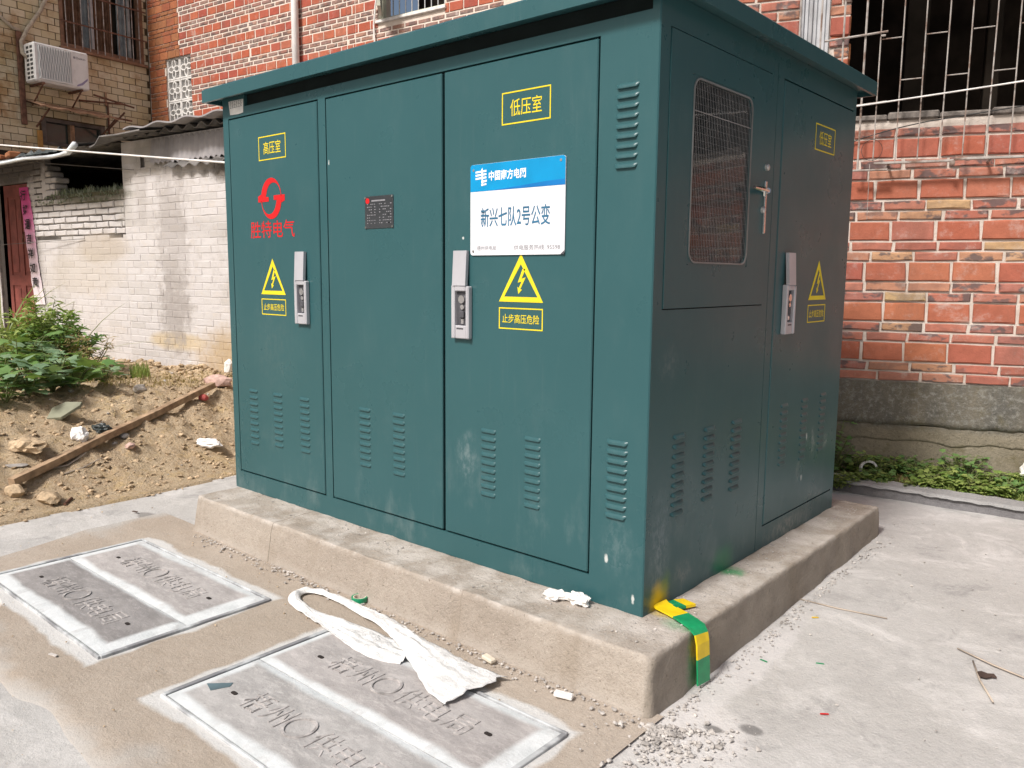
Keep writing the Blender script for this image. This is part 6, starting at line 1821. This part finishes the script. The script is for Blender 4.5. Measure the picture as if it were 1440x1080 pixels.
p0 = at(17, 690); p1 = at(300, 553)
p0 = p0 + Vector((0, 0, 0.035)); p1 = p1 + Vector((0, 0, 0.05))
d_ = p1 - p0; ln = d_.length
mid = max((soil_z(*(p0 + d_ * t).xy) - (p0 + d_ * t).z) for t in [i / 20 for i in range(21)])
lift = max(0.0, mid + 0.012)
b = MB(); vs = []; fs = []; n_ = 26
for i in range(n_ + 1):
    x = ln * i / n_; w = 0.024 + 0.003 * noise.noise(Vector((x * 4, 1, 1))); z = 0.006 * noise.noise(Vector((x * 2, 4, 1)))
    vs += [(x, -w, z - 0.024), (x, w, z - 0.024), (x, w, z + 0.020 + 0.003 * noise.noise(Vector((x * 9, 2, 2)))), (x, -w, z + 0.020)]
for i in range(n_):
    for k in range(4): fs.append((i * 4 + k, i * 4 + 4 + k, i * 4 + 4 + (k + 1) % 4, i * 4 + (k + 1) % 4))
fs += [(0, 1, 2, 3), tuple(n_ * 4 + q for q in (3, 2, 1, 0))]
b.add(vs, fs)
o = b.build('wooden_plank', M['plank'], None, False, p0 + Vector((0, 0, lift)), rot_to(d_)); solid_normals(o.data)
tag(o, 'long narrow brown wooden plank lying across the soil slope', 'plank')
b = MB(); pts = [at(x, y) + Vector((0, 0, .012)) for x, y in ((73, 661), (95, 657), (115, 644), (121, 639))]; b.tube([q - pts[0] for q in pts], 0.006, 5)
tag(b.build('dry_stick', M['twig'], None, False, pts[0]), 'thin dry stick under the lower side of the plank', 'stick')
b = MB(); pts = [at(x, y) + Vector((0, 0, .01)) for x, y in ((92, 668), (118, 659), (143, 646))]; b.tube([q - pts[0] for q in pts], 0.005, 5)
tag(b.build('dry_stick', M['twig'], None, False, pts[0]), 'second thin dry stick, lying lower than the other below the plank', 'stick')
b = MB(); pts = [at(x, y) + Vector((0, 0, .012)) for x, y in ((91, 712), (101, 703))]; b.tube([q - pts[0] for q in pts], 0.008, 5)
tag(b.build('dry_stick', M['rusty'], None, False, pts[0]), 'short dark stick on the pavement edge below the plank', 'stick')
# crumbs and small stones of the slope
cl = [rock(1.0, (1, 1, .7), s_, 1, .75, 2.3) for s_ in range(8)]
def scatter(n, fpos, fr, m, name, seed):
    b = MB()
    for q in range(n):
        p = fpos()
        if p is None: continue
        r = fr(); c_ = random.choice(cl)
        Mx = Matrix.Translation(p + Vector((0, 0, r * .25))) @ Matrix.Rotation(U(0, 6.28), 4, 'Z') @ Matrix.Rotation(U(-.4, .4), 4, 'X') @ Matrix.Diagonal((r * U(.8, 1.4), r, r * U(.6, 1.1), 1))
        b.add(c_.v, c_.f, Mx)
    return tag(b.build(name, M[m], kind='stuff'))
def slope_pt():
    x = U(-6.8, -3.52); y = U(-1.8, 1.45)
    if edge_x(y) - x < 0.03: return None
    return Vector((x, y, soil_z(x, y)))
scatter(12000, slope_pt, lambda: 0.002 + 0.018 * random.random() ** 5, 'clod', 'earth_crumbs', 1)
scatter(260, slope_pt, lambda: 0.004 + 0.022 * random.random() ** 4, 'gravel', 'slope_pebbles', 2)
def slope_band():
    s_ = U(-6.9, -4.7); o_ = abs(random.gauss(0, .13)) + .02
    p = FW.pt(s_, 0, o_); return Vector((p.x, p.y, soil_z(p.x, p.y)))
scatter(420, slope_band, lambda: 0.006 + 0.034 * random.random() ** 3, 'clod', 'wall_foot_clods', 3)
def pave_edge_pt():
    y = U(-3, 1.2); x = edge_x(y) + abs(random.gauss(0, .05)); return Vector((x, y, pave_z(x, y)))
scatter(420, pave_edge_pt, lambda: 0.002 + 0.012 * random.random() ** 2.5, 'clod', 'edge_crumbs', 4)
# gravel along the foot of the plinth and in its corner
def corner_pt():
    a = U(-2.6, 0.9) if random.random() < .25 else U(-1.4, .6)
    r = abs(random.gauss(0, .13)); p = Vector((0.215 + r * cos(a), -0.285 + r * sin(a), 0))
    if p.x < .20 and p.y > -.29: return None
    p.z = 0.002 + (0.010 if p.x < .17 and p.y < -.3 else 0); return p
scatter(1500, corner_pt, lambda: 0.001 + 0.009 * random.random() ** 5, 'gravel', 'corner_gravel', 5)
def foot_front():
    x = U(-2.5, .2); y = -0.285 - abs(random.gauss(0, .03)); return Vector((x, y, .008))
scatter(800, foot_front, lambda: 0.0015 + 0.006 * random.random() ** 3, 'gravel', 'foot_gravel', 6)
def foot_right():
    y = U(-.25, 1.9); x = 0.214 + abs(random.gauss(0, .03)); return Vector((x, y, pave_z(x, y)))
scatter(500, foot_right, lambda: 0.0015 + 0.006 * random.random() ** 3, 'gravel', 'foot_gravel', 7)
def ledge_pt():
    if random.random() < .55: return Vector((U(-2.5, .1), U(-.2, -.005), HP))
    return Vector((U(.01, .14), U(0, 1.9), HP))
scatter(900, ledge_pt, lambda: 0.001 + 0.004 * random.random() ** 3, 'gravel', 'ledge_grit', 8)
def pave_pt():
    x = U(.2, 1.6); y = U(-.8, 2.5); return Vector((x, y, pave_z(x, y)))
scatter(420, pave_pt, lambda: 0.001 + 0.005 * random.random() ** 4, 'gravel', 'pavement_grit', 9)
def pave_pt2():
    x = U(-3.4, .1); y = U(-1.7, -.2)
    if hole_depth(x, y): return None
    return Vector((x, y, 0.008 if y > -1.4 else 0.0))
scatter(500, pave_pt2, lambda: 0.001 + 0.004 * random.random() ** 4, 'clod', 'apron_grit', 10)

# ------------------------------------------------------------------ small things on the pavement
def flat_chip(name, p, pts, th, m, label, cat, rot=(0, 0, 0)):
    b = MB(); n_ = len(pts)
    b.add([(x, y, th) for x, y in pts] + [(x, y, 0) for x, y in pts], [tuple(range(n_)), tuple(range(n_, 2 * n_))[::-1]] + [(k, k + n_, (k + 1) % n_ + n_, (k + 1) % n_) for k in range(n_)])
    o = b.build(name, M[m], None, False, p, rot); solid_normals(o.data)
    return tag(o, label, cat)
p = Vector((-1.183, -0.285, 0.010))
b = MB(); n_ = 30
def circ(r): return [(r * cos(2 * pi * k / n_), r * sin(2 * pi * k / n_)) for k in range(n_)]
tr_ = empty('tape_roll', p, 0, 'small green roll of tape lying at the foot of the plinth', 'tape roll')
b.ring(circ(.034), circ(.027), -0.019, 0.0); b.build('tape', M['tape_green'], tr_, False, (0, 0, 0), (-pi / 2, 0, 0))
b = MB(); b.ring(circ(.0265), circ(.023), -0.0185, 0.0); b.build('card_core', M['card'], tr_, False, (0, 0, 0), (-pi / 2, 0, 0))
b = MB(); b.cbox((-0.028, -0.013, 0), (0.028, 0.013, 0.016), 0.004)
tag(b.build('mortar_lump', M['card'], None, False, (-0.425, -0.318, 0.010), (0, 0, -0.2)), 'pale oblong lump at the foot of the plinth front, middle of its length', 'lump')
b = MB(); b.cbox((-0.031, -0.012, 0), (0.031, 0.012, 0.016), 0.003)
tag(b.build('white_stick', M['rag_white'], None, False, (-0.075, -0.345, 0.012), (0, 0.05, 0.35)), 'white rectangular chip at the foot of the plinth near its corner', 'chip')
for (x, y, rz, sx, lb, sd) in ((-0.318, -0.078, 0.4, 0.036, 'crumpled white paper scrap on the plinth ledge, the left one of the pair', 3), (-0.238, -0.052, -0.2, 0.040, 'white paper scrap on the plinth ledge, tucked against the kiosk', 6)):
    thing_rock('paper_scrap', Vector((x, y, HP)), sx, (1.25, 0.75, 0.55), 'rag_white', lb, 'paper scrap', sd, rz, 0.1, 0.6, 3, 2.2)
def strip(name, a, c, r, m, label, cat):
    a = Vector(a); c = Vector(c); a.z = pave_z(a.x, a.y) + r; c.z = pave_z(c.x, c.y) + r
    b = MB(); md = a.lerp(c, .5) + Vector((c.y - a.y, a.x - c.x, 0)) * 0.03
    b.tube([Vector((0, 0, 0)), md - a, c - a], [r * .7, r, r * .8], 6); return tag(b.build(name, M[m], None, True, a), label, cat)
strip('dry_stick', (0.158, 0.93, 0), (0.53, 0.97, 0), 0.003, 'twig', 'long pale straw beside the right foot of the plinth', 'straw')
strip('dry_stick', (0.80, 0.87, 0), (1.06, 0.77, 0), 0.0035, 'twig', 'grey twig at the right photo edge, the upper one', 'twig')
strip('dry_stick', (0.865, 0.80, 0), (0.975, 0.54, 0), 0.004, 'twig', 'grey twig pointing at the viewer beside the dead leaf', 'twig')
flat_chip('dead_leaf', (0.925, 0.715, 0.022), [(-.030, -.015), (-.008, -.020), (.012, -.008), (.027, -.009), (.024, .012), (.004, .008), (-.012, .018), (-.027, .012)], 0.004, 'dead_leaf', 'dark dead leaf on the pavement beside two twigs', 'leaf', (0.1, 0.05, 0.5))
for (px, py, m, nm, lb) in ((1146, 869, 'yellow_paint', 'yellow_scrap', 'small yellow sliver right of the plinth'), (1153, 934, 'green_paint', 'green_scrap', 'tiny green sliver on the right pavement, the right one'), (1074, 930, 'green_paint', 'green_scrap', 'tiny green sliver nearest the earthing strap'), (1159, 1005, 'red', 'red_scrap', 'tiny red sliver on the lower right pavement'), (1192, 758, 'red', 'red_scrap', 'tiny red sliver near the far plinth corner')):
    p = at(px, py); flat_chip(nm, p + Vector((0, 0, .002)), [(-.014, -.002), (.014, -.003), (.013, .002), (-.012, .003)], 0.002, m, lb, 'scrap', (0, 0, U(-.6, .8)))
for (px, py, lb) in ((75, 925, 'pale chip on the mortar left of the near trench frame'), (190, 722, 'dark dried mark with crumbs on the far pavement')):
    p = at(px, py); flat_chip('chip', p + Vector((0, 0, .009)), [(-.02, -.004), (.02, -.006), (.018, .005), (-.018, .006)], 0.004, 'gravel' if px < 100 else 'dead_leaf', lb, 'chip', (0, 0, .3))

# white woven cloth strip: one long ribbon folded back on itself
cl_path = [(-0.300, -0.515, .140, .030), (-0.40, -0.505, .118, .034), (-0.50, -0.480, .092, .040), (-0.60, -0.455, .070, .046), (-0.70, -0.425, .052, .042), (-0.80, -0.395, .044, .036), (-0.92, -0.368, .036, .030), (-1.05, -0.350, .033, .028),
           (-1.18, -0.340, .026, .032), (-1.30, -0.338, .022, .030), (-1.385, -0.350, .020, .034), (-1.425, -0.385, .022, .040), (-1.420, -0.430, .024, .036), (-1.375, -0.470, .026, .028), (-1.28, -0.492, .026, .024),
           (-1.18, -0.500, .032, .024), (-1.05, -0.500, .052, .026), (-0.93, -0.508, .070, .026), (-0.82, -0.515, .074, .026), (-0.72, -0.520, .060, .026), (-0.64, -0.505, .046, .030)]
def smooth_path(P, n):
    out = []
    for i in range(len(P) - 1):
        p0_, p1_, p2_, p3_ = P[max(i - 1, 0)], P[i], P[i + 1], P[min(i + 2, len(P) - 1)]
        for k in range(n):
            t = k / n
            out.append(tuple(0.5 * ((2 * b_) + (-a_ + c_) * t + (2 * a_ - 5 * b_ + 4 * c_ - d2) * t * t + (-a_ + 3 * b_ - 3 * c_ + d2) * t ** 3) for a_, b_, c_, d2 in zip(p0_, p1_, p2_, p3_)))
    out.append(P[-1]); return out
sp_ = smooth_path(cl_path, 6); b = MB(); vs = []; fs = []; NW = 14
for i, (x, y, w, z) in enumerate(sp_):
    q0 = sp_[max(i - 1, 0)]; q1 = sp_[min(i + 1, len(sp_) - 1)]
    t = Vector((q1[0] - q0[0], q1[1] - q0[1], 0)).normalized(); s_ = Vector((-t.y, t.x, 0))
    for j in range(NW + 1):
        v = j / NW * 2 - 1
        e = U(-.012, .012) if i == 0 else 0
        fr_ = 1 + .07 * noise.noise(Vector((i * .35, v * .5 + (3 if v > 0 else 0), 1)))
        pp = Vector((x, y, 0)) + s_ * v * w * fr_ + t * e
        zz = 0.0155 + (z - 0.018) * (1 - v * v) ** 0.7 * 0.75 + 0.012 * noise.noise(Vector((pp.x * 24, pp.y * 24, i * .02))) * (1 - abs(v) * .4) + 0.013 * noise.noise(Vector((v * 4.5, i * .06, 4))) * min(1, w / .05) + (0.006 if i < 40 else 0)
        vs.append((pp.x + .8, pp.y + .45, max(zz, 0.0145) + .002 * (i < 30)))
n_ = NW + 1
for i in range(len(sp_) - 1):
    for j in range(NW): fs.append((i * n_ + j, i * n_ + j + 1, (i + 1) * n_ + j + 1, (i + 1) * n_ + j))
b.add(vs, fs)
me = b.mesh('cloth_strip', M['cloth'], True)
o = inst('cloth_strip', me, None, (-.8, -.45, 0)); sm = o.modifiers.new('thickness', 'SOLIDIFY'); sm.thickness = 0.0015; sm.offset = 1
tag(o, 'crumpled white woven cloth strip looped over the mortar and the near trench covers', 'cloth')
